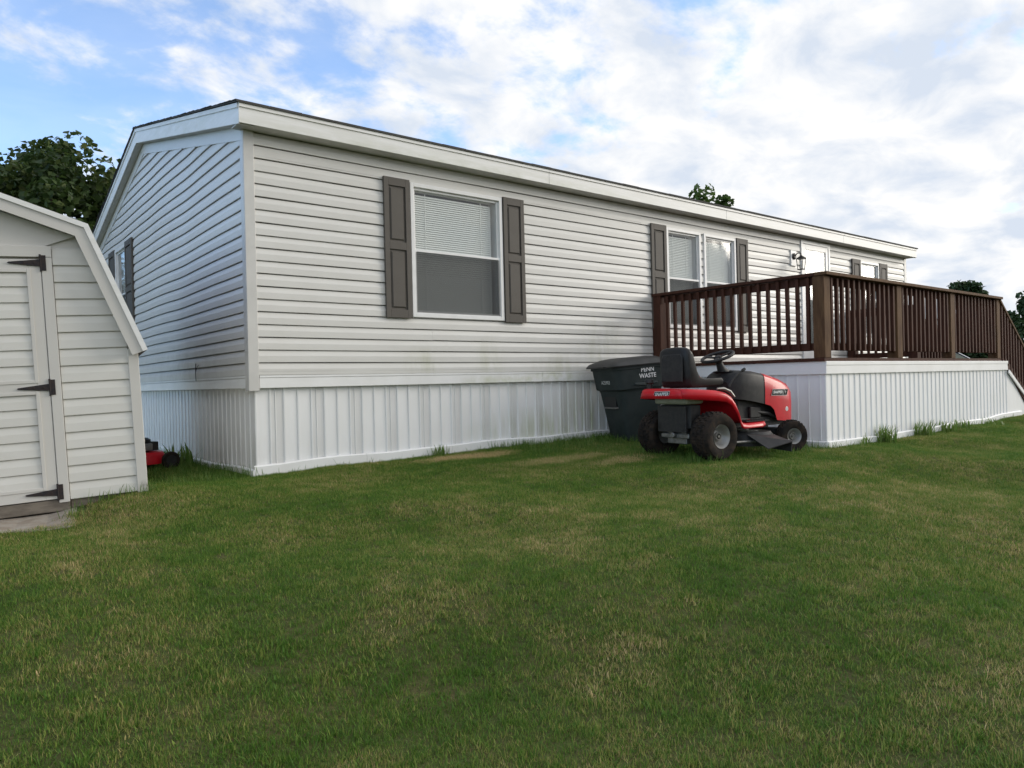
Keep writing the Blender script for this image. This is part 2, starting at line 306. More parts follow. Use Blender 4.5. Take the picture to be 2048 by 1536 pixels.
def gz_arr(x, y):
    x = np.asarray(x, float); y = np.asarray(y, float)
    d2 = (x[..., None] - CTRL[:, 0]) ** 2 + (y[..., None] - CTRL[:, 1]) ** 2
    w = 1.0 / (d2 + 0.10) ** 1.7
    z = (w * CTRL[:, 2]).sum(-1) / w.sum(-1)
    far = np.clip((np.sqrt((x - 4) ** 2 + (y + 1) ** 2) - 22) / 30, 0, 1)
    return z * (1 - far) + (-1.05) * far + 0.008 * np.sin(x * 3.1 + 1.3 * np.sin(y * 2.3)) * np.sin(y * 2.7 + .5) * (1 - far)
def gz(x, y): return float(gz_arr(np.array([x]), np.array([y]))[0])
def lawn_mat():
    M = bpy.data.materials.new('lawn_soil_thatch'); M.use_nodes = True; nt = M.node_tree; b = nt.nodes['Principled BSDF']; N = nt.nodes.new; L = nt.links.new
    geo = N('ShaderNodeNewGeometry'); n = N('ShaderNodeTexNoise'); n.inputs['Scale'].default_value = 3.0; n.inputs['Detail'].default_value = 12; n.inputs['Roughness'].default_value = .7
    L(geo.outputs['Position'], n.inputs['Vector'])
    rp = N('ShaderNodeValToRGB'); e = rp.color_ramp.elements; e[0].position = .35; e[0].color = (0.055, 0.075, 0.022, 1); e[1].position = .65; e[1].color = (0.11, 0.100, 0.042, 1)
    L(n.outputs[0], rp.inputs[0]); L(rp.outputs[0], b.inputs['Base Color']); b.inputs['Roughness'].default_value = .95; b.inputs['Specular IOR Level'].default_value = .1
    bp = N('ShaderNodeBump'); bp.inputs['Strength'].default_value = .8; bp.inputs['Distance'].default_value = .03
    n2 = N('ShaderNodeTexNoise'); n2.inputs['Scale'].default_value = 40; n2.inputs['Detail'].default_value = 6; L(geo.outputs['Position'], n2.inputs['Vector']); L(n2.outputs[0], bp.inputs['Height']); L(bp.outputs[0], b.inputs['Normal'])
    return M
M_lawn = lawn_mat()
def build_ground():
    def axis(lo, hi, a, b, fine):
        inner = np.arange(a, b + fine, fine)
        def ext(start, end):
            out = []; s = 0.4; p = start
            while abs(p - end) > 1e-6:
                p = p + math.copysign(s, end - start); s *= 1.35
                if (end - start > 0 and p >= end) or (end - start < 0 and p <= end): p = end
                out.append(p)
            return out
        return np.array(ext(a, lo)[::-1] + list(inner) + ext(inner[-1], hi))
    xs = axis(-700, 700, -5, 15, .2); ys = axis(-700, 700, -9, 9, .2)
    X, Y = np.meshgrid(xs, ys, indexing='ij'); Z = gz_arr(X, Y); nx, ny = X.shape
    v = np.stack([X, Y, Z], -1).reshape(-1, 3)
    i = (np.arange(nx - 1)[:, None] * ny + np.arange(ny - 1)[None, :]).ravel()
    f = np.stack([i, i + ny, i + ny + 1, i + 1], -1)
    me = bpy.data.meshes.new('ground'); me.from_pydata(v.tolist(), [], f.tolist()); me.materials.append(M_lawn); me.shade_smooth()
    o = bpy.data.objects.new('ground', me); col.objects.link(o); tag(o, 'sloping mown lawn ground', kind='structure')
build_ground()

# ------------------------------------------------------------------ house
house = empty('mobile_home', (0, 0, -0.93)); tag(house, 'long grey vinyl mobile home with white skirting and low gable roof', 'house')
HL, HW = 13.49, 7.22; RY, RZ, EZ, BZ = 3.75, 3.29, 2.408, 2.32; OV, OX = 0.18, 0.10
SB, SH = -0.0045, 0.1178                 # first lap and lap spacing
def roof_under(y): return (EZ + (RZ - EZ) * (y + OV) / (RY + OV) if y < RY else RZ + (BZ - RZ) * (y - RY) / (HW + OV - RY)) - 0.185
HP = lambda s, n, mt, **k: s.build(n, mt, house, world=True, **k)

# openings in the front wall and in the end wall
WINS = [('w', 1.719, 2.946, .591, 2.016), ('w', 5.884, 6.666, .591, 2.016), ('w', 6.744, 7.543, .591, 2.016), ('w', 11.537, 12.287, .591, 2.016), ('d', 9.447, 10.41, 0.03, 2.199)]
EWIN = (4.955, 5.695, 0.60, 2.005)
def wall_sheet(s, u0, u1, holes, P, z0, z1):
    us = sorted(set([u0, u1] + [h[0] for h in holes] + [h[1] for h in holes])); zs = sorted(set([z0, z1] + [h[2] for h in holes] + [h[3] for h in holes]))
    for i in range(len(us) - 1):
        for k in range(len(zs) - 1):
            uc, zc = (us[i] + us[i+1]) / 2, (zs[k] + zs[k+1]) / 2
            if any(h[0] < uc < h[1] and h[2] < zc < h[3] for h in holes): continue
            s.add([P(us[i], zs[k]), P(us[i+1], zs[k]), P(us[i+1], zs[k+1]), P(us[i], zs[k+1])], [(0, 1, 2, 3)])
w = MB()
wall_sheet(w, 0, HL, [(a + .02, b - .02, c + .02, d - .02) for _, a, b, c, d in WINS], lambda u, z: (u, 0.035, z), -0.12, 2.25)
wall_sheet(w, 0.0, HW, [(EWIN[0] + .02, EWIN[1] - .02, EWIN[2] + .02, EWIN[3] - .02)], lambda u, z: (0.035, u, z), -0.12, 2.25)
w.add([(0.035, 0, 2.25), (0.035, HW, 2.25), (0.035, HW, roof_under(HW)), (0.035, RY, roof_under(RY)), (0.035, 0, roof_under(0))], [(0, 1, 2, 3, 4)])
w.add([(HL, 0, -.9), (HL, HW, -.9), (HL, HW, roof_under(HW)), (HL, RY, roof_under(RY)), (HL, 0, roof_under(0))], [(0, 1, 2, 3, 4)])
w.add([(0, HW, -.9), (HL, HW, -.9), (HL, HW, 2.3), (0, HW, 2.3)], [(0, 1, 2, 3)])
w.add([(0.03, 0.03, -.06), (HL, 0.03, -.06), (HL, HW, -.06), (0.03, HW, -.06)], [(0, 1, 2, 3)])
HP(w, 'wall', M_siding)
# rooms stay dark behind the blinds
# --- siding boards
def lap_profile(zb, zt, c0, c1):
    """cross-section of one course from top to bottom as (out, z), clipped to c0..c1"""
    h = zt - zb
    pts = [(-0.004, zt + .004), (-0.004, zt - .006), (0.002, zt - .007), (0.0180, zb + .50 * h), (0.0180, zb + .002), (0.0160, zb - .001), (-0.004, zb + .001)]
    out = []
    def at(p, q, z): t = (z - p[1]) / (q[1] - p[1]) if abs(q[1] - p[1]) > 1e-9 else 0; return (p[0] + t * (q[0] - p[0]), z)
    if c0 <= zb + 1e-4 and c1 >= zt - 1e-4: return pts
    keep = [p for p in pts[:6] if c0 <= p[1] <= c1]
    top = None
    for p, q in zip(pts[:5], pts[1:6]):
        if p[1] > c1 >= q[1]: top = at(p, q, c1)
    bot = None
    for p, q in zip(pts[:5], pts[1:6]):
        if p[1] >= c0 > q[1]: bot = at(p, q, c0)
    res = ([top] if top else []) + keep + ([bot] if bot else [])
    if len(res) < 2: return None
    return [(-0.004, res[0][1])] + res + [(-0.004, res[-1][1])]
def siding_front(u0, u1, zb, zt, c0, c1):
    pr = lap_profile(zb, zt, c0, c1)
    if not pr: return
    s = MB()
    # long boards get a faint sag so the lap lines are not ruler-straight
    n = max(1, int((u1 - u0) / .6)); ph = random.random() * 6
    rings = [[(u, -o_, z + .0016 * math.sin(u * 1.9 + ph)) for o_, z in pr] for u in np.linspace(u0, u1, n + 1)]
    s.loft(rings, caps=True); HP(s, 'siding_board', M_siding)
k = 0
while True:
    zb = SB + k * SH; zt = zb + SH
    if zb > 2.24: break
    top = min(zt, 2.235); cuts = sorted({zb, top} | {e for _, a, b, c, d in WINS for e in (c, d) if zb < e < top})
    for c0, c1 in zip(cuts[:-1], cuts[1:]):
        zc = (c0 + c1) / 2; bl = sorted((a, b) for _, a, b, c, d in WINS if c < zc < d); u = 0.065; ends = []
        for a, b in bl: ends.append((u, a)); u = b
        ends.append((u, HL - .065))
        for a, b in ends:
            if b - a < .03: continue
            if b - a > 7:                       # real boards are about 3.8 m, joined by laps
                q = a; j = a + 1.9 + 1.7 * (k % 3)
                while j < b - .5: siding_front(q, j, zb, zt, c0, c1); q = j + .001; j += 3.75
                siding_front(q, b, zb, zt, c0, c1)
            else: siding_front(a, b, zb, zt, c0, c1)
    k += 1
def wave(y, z):
    a = np.clip(y / .5, 0, 1) * np.clip((HW - y) / .5, 0, 1)
    g = np.clip((z - .1) / .8, 0, 1)
    return a * g * (0.006 * math.sin(y * 1.9 + .30 * z + .9) + 0.0035 * math.sin(y * 3.7 + .9 * z + 2.0) + .001 * math.sin(y * 7 + 2 * z))
def siding_end(y0, y1, zb, zt, c0, c1, clip=False):
    pr = lap_profile(zb, zt, c0, c1)
    if not pr or y1 - y0 < .04: return
    s = MB(); n = max(2, int((y1 - y0) / .18)); rings = []
    for y in np.linspace(y0, y1, n + 1):
        lim = roof_under(y) - .10 if clip else 99
        rings.append([(-o_, y, min(z + wave(y, z), lim)) for o_, z in pr][::-1])
    s.loft(rings, caps=True); HP(s, 'siding_board', M_siding)
k = 0
while True:
    zb = SB + k * SH; zt = zb + SH
    if zb > roof_under(RY) - .13: break
    # extent under the rake trim
    lo, hi = 0.065, HW - .065
    ys = np.linspace(0.065, HW - .065, 400); ok = [y for y in ys if roof_under(y) - .115 > zb + .01]
    if not ok: break
    lo, hi = ok[0], ok[-1]
    cuts = sorted({zb, zt} | {e for e in EWIN[2:] if zb < e < zt})
    for c0, c1 in zip(cuts[:-1], cuts[1:]):
        zc = (c0 + c1) / 2
        if EWIN[2] < zc < EWIN[3]: segs = [(lo, EWIN[0]), (EWIN[1], hi)]
        else:
            j = 1.6 + 1.3 * (k % 3); segs = [(lo, j), (j + .001, hi)] if j < hi - .5 and k % 2 and j > lo + .3 else [(lo, hi)]
        for a, b in segs: siding_end(a, b, zb, zt, c0, c1, True)
    k += 1
# --- corner posts (L-shaped) and rake frieze
for (x, sx) in ((0, 1), (HL, -1)):
    s = MB(); s.box(x - .022 * sx, x + .075 * sx, -.022, .0, -.148, 2.232); s.box(x - .022 * sx, x, 0.0005, .075, -.148, 2.232)
    HP(s, 'corner_post', M_corner, bevel=.004)
s = MB(); s.box(-.022, .0, HW - .075, HW + .02, -.148, roof_under(HW - .075)); HP(s, 'corner_post', M_corner, bevel=.004)
for (ya, yb) in ((0.0, RY), (RY, HW)):
    s = MB(); za, zb_ = roof_under(ya), roof_under(yb)
    s.prism([(ya, za - .125), (yb, zb_ - .125), (yb, zb_ - .003), (ya, za - .003)], 'x', -.024, 0.004); HP(s, 'rake_frieze', M_siding)
# --- soffits, fascia, drip edge, roof
s = MB(); s.box(-OX - .005, HL + OX + .005, -OV - .005, 0.03, 2.2335, 2.243); HP(s, 'soffit', M_soffit)
for (ya, yb) in ((-OV, RY), (RY, HW + OV)):
    s = MB(); za, zb_ = roof_under(ya), roof_under(yb)
    s.prism([(ya + .012 if ya < 0 else ya, za), (yb, zb_), (yb, zb_ + .009), (ya + .012 if ya < 0 else ya, za + .009)], 'x', -OX + .004, .03); HP(s, 'soffit', M_soffit)
fj = [-OX - .012, 3.55, 7.09, 10.6, HL + OX + .012]
for a, b in zip(fj[:-1], fj[1:]):
    s = MB(); s.box(a, b - .004, -OV - .012, -OV, 2.231, 2.372); HP(s, 'fascia_board', M_fascia, bevel=.002)
    s = MB(); s.prism([(-OV - .024, 2.368), (-OV + .02, 2.368), (-OV + .02, 2.41), (-OV - .022, 2.406)], 'x', a + .001, b - .002); HP(s, 'drip_edge', M_fascia, bevel=.002)
for xe, sg in ((-OX, -1), (HL + OX, 1)):
    yj = [-OV, 1.05, RY, 5.4, HW + OV]
    for a, b in zip(yj[:-1], yj[1:]):
        za, zb_ = roof_under(a), roof_under(b); x0, x1 = (xe - .012, xe) if sg < 0 else (xe, xe + .012)
        s = MB(); s.prism([(a, za - .002), (b - .003, zb_ - .002), (b - .003, zb_ + .143), (a, za + .143)], 'x', x0, x1); HP(s, 'fascia_board', M_fascia, bevel=.002)
        x0, x1 = (xe - .022, xe + .01) if sg < 0 else (xe - .01, xe + .022)
        s = MB(); s.prism([(a, za + .139), (b - .002, zb_ + .139), (b - .002, zb_ + .181), (a, za + .181)], 'x', x0, x1); HP(s, 'drip_edge', M_fascia, bevel=.002)
def roof():
    s = MB()
    e = 0.035
    for (ya, za, yb, zb_) in ((-OV - e, EZ - .006, RY, RZ), (HW + OV + e, BZ - .006, RY, RZ)):
        s.add([(-OX - e, ya, za), (HL + OX + e, ya, za), (HL + OX + e, yb, zb_), (-OX - e, yb, zb_), (-OX - e, ya, za + .012), (HL + OX + e, ya, za + .012), (HL + OX + e, yb, zb_ + .012), (-OX - e, yb, zb_ + .012)],
              [(0, 1, 2, 3), (7, 6, 5, 4), (0, 4, 5, 1), (0, 3, 7, 4), (1, 5, 6, 2)])
    rf = HP(s, 'roof', M_shingle)
    # shingle courses stepping up both slopes; their butt ends make the ragged roof edge
    n = 0
    for (ya, za, yb, zb_) in ((-OV - e, EZ + .006, RY, RZ + .012), (HW + OV + e, BZ + .006, RY, RZ + .012)):
        L_ = math.hypot(yb - ya, zb_ - za); cn = int(L_ / .145)
        t = MB()
        for i in range(cn + 1):
            f0, f1 = i * .145 / L_, min(1.0, (i + 1) * .145 / L_ + .02)
            y0, z0, y1, z1 = ya + (yb - ya) * f0, za + (zb_ - za) * f0, ya + (yb - ya) * f1, za + (zb_ - za) * f1
            x = -OX - e - random.uniform(.0, .012)
            while x < HL + OX + e:
                x2 = min(x + .31, HL + OX + e + random.uniform(0, .01)); h = .007 + random.uniform(0, .004)
                t.add([(x, y0, z0), (x2 - .008, y0, z0), (x2 - .008, y1, z1), (x, y1, z1), (x, y0, z0 + h), (x2 - .008, y0, z0 + h), (x2 - .008, y1, z1 + .001), (x, y1, z1 + .001)],
                      [(0, 4, 5, 1), (4, 7, 6, 5), (0, 3, 7, 4), (1, 5, 6, 2)]); x = x2
        sh = t.build('shingle_course', M_shingle); sh.parent = rf; sh.matrix_parent_inverse = root_matrix(rf).inverted(); sh['kind'] = 'stuff'
roof()

# --- windows
def sub(s, n, mt, par, **k): return s.build(n, mt, par, world=True, **k)
def window(u0, u1, z0, z1, P, inv=False, screen=True):
    """P(u, out, z) gives the world point; out grows away from the house"""
    def bx(s, a, b, o0, o1, c, d):
        q = [P(a, o0, c), P(b, o1, d)]; s.box(q[0][0], q[1][0], q[0][1], q[1][1], q[0][2], q[1][2])
    fw = .042; s = MB()
    bx(s, u0, u0 + fw, -.03, .034, z0, z1); bx(s, u1 - fw, u1, -.03, .034, z0, z1)
    bx(s, u0 + fw, u1 - fw, -.03, .034, z1 - fw, z1); bx(s, u0 + fw, u1 - fw, -.03, .034, z0, z0 + fw)
    fr = HP(s, 'window', M_frame, bevel=.003)
    zm = z0 + .495 * (z1 - z0); a, b = u0 + fw, u1 - fw
    def sash(c, d, o, name):
        w_ = .026; s = MB(); bx(s, a, a + w_, o - .02, o, c, d); bx(s, b - w_, b, o - .02, o, c, d); bx(s, a + w_, b - w_, o - .02, o, d - w_, d); bx(s, a + w_, b - w_, o - .02, o, c, c + w_)
        sub(s, name, M_frame, fr, bevel=.002)
        g = MB(); q = [P(a + w_ - .004, o - .011, c + w_ - .004), P(b - w_ + .004, o - .011, c + w_ - .004), P(b - w_ + .004, o - .011, d - w_ + .004), P(a + w_ - .004, o - .011, d - w_ + .004)]
        g.add(q, [(0, 1, 2, 3)]); sub(g, 'pane', M_glass, fr)
    sash(zm - .02, z1 - fw, .004, 'upper_sash'); sash(z0 + fw, zm + .018, .024, 'lower_sash')
    if screen:
        g = MB(); q = [P(a + .012, .029, z0 + fw + .01), P(b - .012, .029, z0 + fw + .01), P(b - .012, .029, zm - .01), P(a + .012, .029, zm - .01)]; g.add(q, [(0, 1, 2, 3)]); sub(g, 'insect_screen', M_screen, fr)
    bl = MB(); n = int((z1 - z0 - .14) / .0235); ca, sa = .0142 * math.cos(R(60)), .0142 * math.sin(R(60))
    for i in range(n):
        z = z0 + .065 + i * .0235
        bl.add([P(a + .03, -.050 + ca, z - sa), P(b - .07, -.050 + ca, z - sa), P(b - .07, -.050 - ca, z + sa), P(a + .03, -.050 - ca, z + sa)], [(0, 1, 2, 3)])
    bx(bl, a + .03, b - .07, -.075, -.05, z1 - .075, z1 - fw)
    for uu in (a + .18, b - .22): bx(bl, uu, uu + .006, -.043, -.041, z0 + .06, z1 - .07)
    o = sub(bl, 'blind', M_blind, fr); o['kind'] = 'stuff'
    # inner lining of the opening
    li = MB()
    for (c, d, e, f_) in ((a - .001, a + .010, z0 + .03, z1 - .03), (b - .010, b + .001, z0 + .03, z1 - .03)): bx(li, c, d, -.16, -.0305, e, f_)
    bx(li, a + .01, b - .01, -.16, -.0305, z0 + .03, z0 + .042); bx(li, a + .01, b - .01, -.16, -.0305, z1 - .042, z1 - .03)
    sub(li, 'window_lining', M_frame, fr)
    return fr
PF = lambda u, o, z: (u, -o, z); PE = lambda u, o, z: (-o, u, z)
for t_, a, b, c, d in WINS:
    if t_ == 'w': window(a, b, c, d, PF)
window(*EWIN, PE)
def shutter(u0, u1, z0, z1, P):
    def bx(s, a, b, o0, o1, c, d):
        q = [P(a, o0, c), P(b, o1, d)]; s.box(q[0][0], q[1][0], q[0][1], q[1][1], q[0][2], q[1][2])
    s = MB(); st = .055; zm = z0 + .515 * (z1 - z0)
    rails = [(z0, z0 + .085), (zm - .04, zm + .04), (z1 - .085, z1)]
    bx(s, u0, u0 + st, .019, .046, z0, z1); bx(s, u1 - st, u1, .019, .046, z0, z1)
    for c, d in rails: bx(s, u0 + st, u1 - st, .019, .0458, c, d)
    bx(s, u0 + st, u1 - st, .019, .030, z0 + .08, z1 - .08)
    sh = HP(s, 'shutter', M_shutter, bevel=.003)
    for c, d in ((rails[0][1], rails[1][0]), (rails[1][1], rails[2][0])):
        t = MB(); A, B, C_, D = u0 + st + .016, u1 - st - .016, c + .018, d - .018
        r0 = [P(A, .030, C_), P(B, .030, C_), P(B, .030, D), P(A, .030, D)]; i_ = .014
        r1 = [P(A + i_, .043, C_ + i_), P(B - i_, .043, C_ + i_), P(B - i_, .043, D - i_), P(A + i_, .043, D - i_)]
        t.loft([r0, r1], caps=True); sub(t, 'raised_panel', M_shutter, sh)
for a, b in ((1.398, 1.706), (2.957, 3.266), (5.549, 5.872), (7.555, 7.850), (11.206, 11.526), (12.298, 12.620)): shutter(a, b, .575, 2.030, PF)
for a, b in ((4.52, 4.945), (5.705, 6.11)): shutter(a, b, .585, 2.02, PE)
# --- storm door
def door():
    a, b, z0, z1 = 9.447, 10.41, .03, 2.199; s = MB(); f_ = .055
    s.box(a, a + f_, -.034, .03, z0, z1); s.box(b - f_, b, -.034, .03, z0, z1); s.box(a + f_, b - f_, -.034, .03, z1 - f_, z1); s.box(a + f_, b - f_, -.045, .03, z0, z0 + .045)
    d = HP(s, 'door', M_frame, bevel=.003)
    A, B, C_, D = a + f_ + .004, b - f_ - .004, z0 + .05, z1 - f_ - .004
    s = MB(); st = .085; s.box(A, A + st, -.026, .004, C_, D); s.box(B - st, B, -.026, .004, C_, D); s.box(A + st, B - st, -.026, .004, D - .09, D); s.box(A + st, B - st, -.026, .004, C_, C_ + .26)
    s.box(A + st, B - st, -.024, .002, 1.18, 1.225); sub(s, 'door_leaf', M_frame, d, bevel=.003)
    for c, e, mt_ in ((C_ + .26, 1.18, M_glass), (1.225, D - .09, M_glass)):
        g = MB(); g.add([(A + st, -.012, c), (B - st, -.012, c), (B - st, -.012, e), (A + st, -.012, e)], [(0, 1, 2, 3)]); sub(g, 'pane', mt_, d)
    g = MB(); g.add([(A + st, -.019, C_ + .26), (B - st, -.019, C_ + .26), (B - st, -.019, 1.18), (A + st, -.019, 1.18)], [(0, 1, 2, 3)]); sub(g, 'insect_screen', M_screen, d)
    s = MB(); s.box(a + .05, b - .05, .09, .12, z0 + .02, z1 - .05); sub(s, 'inner_door', M_blind, d)
    s = MB(); s.box(B - .06, B - .03, -.055, -.027, 1.0, 1.16); s.tube([(B - .045, -.05, 1.1), (B - .045, -.075, 1.1), (B - .12, -.075, 1.1)], .009, 6); sub(s, 'door_handle', M_black, d)
door()
# --- wall lantern
def lantern():
    x, z = 9.20, 1.86
    s = MB(); s.box(x - .085, x + .085, -.034, 0, z - .13, z + .13); pl = HP(s, 'wall_lantern', M_frame, bevel=.004)
    s = MB(); s.lathe([(0.0, -.004), (.055, -.004), (.055, .012), (.03, .024), (0, .026)], (0, -1, 0), (x, -.034, z + .03), 16); s.tube([(x, -.05, z + .03), (x, -.10, z + .075), (x, -.16, z + .07), (x, -.165, z + .02)], .010, 8)
    c = (x, -.165); s.lathe([(.012, z + .04), (.02, z + .02), (.085, z - .02), (.085, z - .032), (0, z - .032)], (0, 0, 1), (c[0], c[1], 0), 6)
    sub(s, 'lantern_arm', M_black, pl)
    s = MB()
    for kx, ky in ((-1, -1), (1, -1), (1, 1), (-1, 1)): s.bar((c[0] + kx * .055, c[1] + ky * .055, z - .03), (c[0] + kx * .04, c[1] + ky * .04, z - .20), .009, .009, (1, 0, 0))
    s.box(c[0] - .048, c[0] + .048, c[1] - .048, c[1] + .048, z - .212, z - .20); sub(s, 'lantern_cage', M_black, pl)
    s = MB(); s.lathe([(0, z - .06), (.018, z - .07), (.022, z - .11), (.012, z - .15), (0, z - .155)], (0, 0, 1), (c[0], c[1], 0), 10); sub(s, 'light_bulb', M_letter, pl)
lantern()
# --- white starter trim over the skirting
for a, b in ((.08, 3.527), (3.530, 5.53), (5.72, 9.4), (9.403, HL - .08)):
    s = MB(); s.box(a, b, -.012, .03, -.124, -.030); s.box(a, b, -.016, .0, -.028, -.006); HP(s, 'skirting_trim', M_white, bevel=.003)
for a, b in ((.08, 4.1), (4.103, 4.6), (4.603, HW - .08)):
    s = MB(); s.box(-.012, .03, a, b, -.124, -.030); s.box(-.016, 0, a, b, -.028, -.006); HP(s, 'skirting_trim', M_white, bevel=.003)
# --- skirting panels with ribs, one object per panel, bottoms following the ground
PW = 0.407
def skirt_panel(p0, p1, nrm, ztop, zbot0, zbot1, vent, parent, world=True):
    """panel from p0 to p1 (xy), nrm = outward xy; three ribbed sections"""
    L_ = math.hypot(p1[0] - p0[0], p1[1] - p0[1]); d = ((p1[0] - p0[0]) / L_, (p1[1] - p0[1]) / L_); s = MB(); pts = []
    sec = PW / 3; u = 0; k = 0
    while u < L_ - 1e-6:
        e = min(u + sec, L_); v = 1 if (vent and k == 1) else 0
        prof = [(0, 0), (.004, .009), (.016, .011), (.020, .002)]
        if v: prof += [(.052, .0015), (.060, .007), (.068, .0015)]
        prof += [(.105, .0), (sec - .004, .001), (sec, 0)]
        for q, o_ in prof:
            if u + q <= e + 1e-6: pts.append((u + q, o_, v))
        if pts[-1][0] < e - 1e-4: pts.append((e, 0.0, 0))
        u = e; k += 1
    pts = [p for i, p in enumerate(pts) if i == 0 or p[0] - pts[i - 1][0] > 1e-5]
    vs = []
    for q, o_, v in pts:
        t = q / L_; x, y = p0[0] + d[0] * q + nrm[0] * o_, p0[1] + d[1] * q + nrm[1] * o_; jit = random.uniform(-.001, .001)
        vs += [(x, y, zbot0 + (zbot1 - zbot0) * t), (x + nrm[0] * jit, y + nrm[1] * jit, ztop)]
    for i in range(len(pts) - 1):
        s.cur = 1 if (pts[i][2] and pts[i + 1][2] and .019 <= (pts[i][0] % sec) < .115) else 0
        s.add([vs[2 * i], vs[2 * i + 2], vs[2 * i + 3], vs[2 * i + 1]], [(0, 1, 2, 3)])
    return s.build('skirting_panel', [M_skirt, M_vent], parent, world=world)
def base_trim(p0, p1, nrm, parent, zh=.10, n=None, name='base_trim'):
    L_ = math.hypot(p1[0] - p0[0], p1[1] - p0[1]); d = ((p1[0] - p0[0]) / L_, (p1[1] - p0[1]) / L_); u = 0
    while u < L_ - .02:
        e = min(L_, u + random.uniform(.75, 1.25)); s = MB(); rings = []
        for q in np.linspace(u + .0015, e - .0015, 5):
            x, y = p0[0] + d[0] * q, p0[1] + d[1] * q; g = gz(x, y); o_ = .030
            rings.append([(x, y, g - .04), (x + nrm[0] * o_, y + nrm[1] * o_, g - .04), (x + nrm[0] * o_, y + nrm[1] * o_, g + zh - .012), (x + nrm[0] * (o_ - .012), y + nrm[1] * (o_ - .012), g + zh), (x, y, g + zh)])
        s.loft(rings); s.build(name, M_white, parent, world=True); u = e
def run_skirt(p0, p1, nrm, ztop, vent, parent):
    L_ = math.hypot(p1[0] - p0[0], p1[1] - p0[1]); d = ((p1[0] - p0[0]) / L_, (p1[1] - p0[1]) / L_); u = 0
    while u < L_ - .01:
        e = min(u + PW, L_); a = (p0[0] + d[0] * u, p0[1] + d[1] * u); b = (p0[0] + d[0] * e, p0[1] + d[1] * e)
        skirt_panel(a, b, nrm, ztop, gz(*a) - .03, gz(*b) - .03, vent, parent); u = e
run_skirt((.045, .045), (5.62, .045), (0, -1), -.10, True, house); run_skirt((.045, HW), (.045, .045), (-1, 0), -.10, False, house)
run_skirt((11.42, .045), (HL, .045), (0, -1), -.10, False, house)
base_trim((.02, .035), (5.6, .035), (0, -1), house, .098); base_trim((.035, HW), (.035, .005), (-1, 0), house, .062)
# --- loose cable on the end wall
s = MB(); s.tube([(-.024, 1.62, .16), (-.034, 1.60, .09), (-.030, 1.615, .03), (-.036, 1.585, -.03)], .004, 6); s.tube([(-.026, 1.52, .14), (-.034, 1.57, .10), (-.036, 1.60, .05)], .003, 6); HP(s, 'cable', M_cable)

# ------------------------------------------------------------------ deck
deck = empty('wooden_deck', (5.66, -2.455, -.95)); tag(deck, 'raised dark brown wooden deck with baluster railing, stairs and white skirting', 'deck')
DP = lambda s, n, mt, **k: s.build(n, mt, deck, world=True, **k)
XA, XB, YD, DZ = 5.66, 11.40, -2.455, .07       # deck corner, far end, front edge, floor level
lx = lambda y: 5.55 + (XA - 5.55) * (y / YD)    # the left side is not quite square to the house
nb = 17; bw = (abs(YD) - .05) / nb
for i in range(nb):
    y0 = -.03 - i * bw; y1 = y0 - bw + .006; s = MB()
    s.add([(lx(y0) - .02, y0, .032), (XB + .02, y0, .032), (XB + .02, y1 - (.02 if i == nb - 1 else 0), .032), (lx(y1) - .02, y1 - (.02 if i == nb - 1 else 0), .032),
           (lx(y0) - .02, y0, DZ), (XB + .02, y0, DZ), (XB + .02, y1 - (.02 if i == nb - 1 else 0), DZ), (lx(y1) - .02, y1 - (.02 if i == nb - 1 else 0), DZ)], [(0, 1, 2, 3), (7, 6, 5, 4), (0, 4, 5, 1), (1, 5, 6, 2), (2, 6, 7, 3), (3, 7, 4, 0)])
    DP(s, 'deck_board', M_wood)
# white rim trim
s = MB(); s.box(XA, XB, YD, YD + .03, -.115, .031); s.box(XA - .004, XB + .004, YD - .006, YD - .0005, -.015, .0305); DP(s, 'rim_trim', M_white, bevel=.003)
s = MB(); s.add([(lx(-.02), -.02, -.115), (XA, YD + .001, -.115), (XA, YD + .001, .031), (lx(-.02), -.02, .031), (lx(-.02) + .03, -.02, -.115), (XA + .03, YD + .031, -.115), (XA + .03, YD + .031, .031), (lx(-.02) + .03, -.02, .031)],
     [(0, 3, 2, 1), (4, 5, 6, 7), (2, 3, 7, 6), (0, 1, 5, 4)]); DP(s, 'rim_trim', M_white)
run_skirt((XA + .02, YD + .03), (XB, YD + .03), (0, -1), -.10, False, deck)
nl = Vector((YD, -(XA - 5.55), 0)).normalized(); run_skirt((lx(-.05) + .03, -.05), (XA + .024, YD + .024), (nl.x, nl.y), -.10, False, deck)
base_trim((XA, YD + .02), (XB + .6, YD + .02), (0, -1), deck, .085); base_trim((lx(-.05) + .025, -.05), (XA + .012, YD), (nl.x, nl.y), deck, .085)
# posts
PS = .14
def post(x0, y0, z0, z1, mt=M_wood, sz=PS):
    s = MB(); s.box(x0, x0 + sz, y0, y0 + sz, z0, z1); return DP(s, 'post', [mt], bevel=.006)
corner_p = post(XA - .012, YD + .0, DZ, 1.008, M_wood_w)
post(lx(0) + .0, -.165, DZ, 1.008); 
for x in (7.475, 9.17, 10.965): post(x, YD, DZ, 1.008, M_wood_w)
post(10.965, -.17, DZ, 1.008); post(10.965, -1.25, DZ, 1.008)
def rail(p0, p1, w, h, name, mt): s = MB(); s.bar(p0, p1, w, h); return DP(s, name, mt, bevel=.004)
Ym = YD + .07
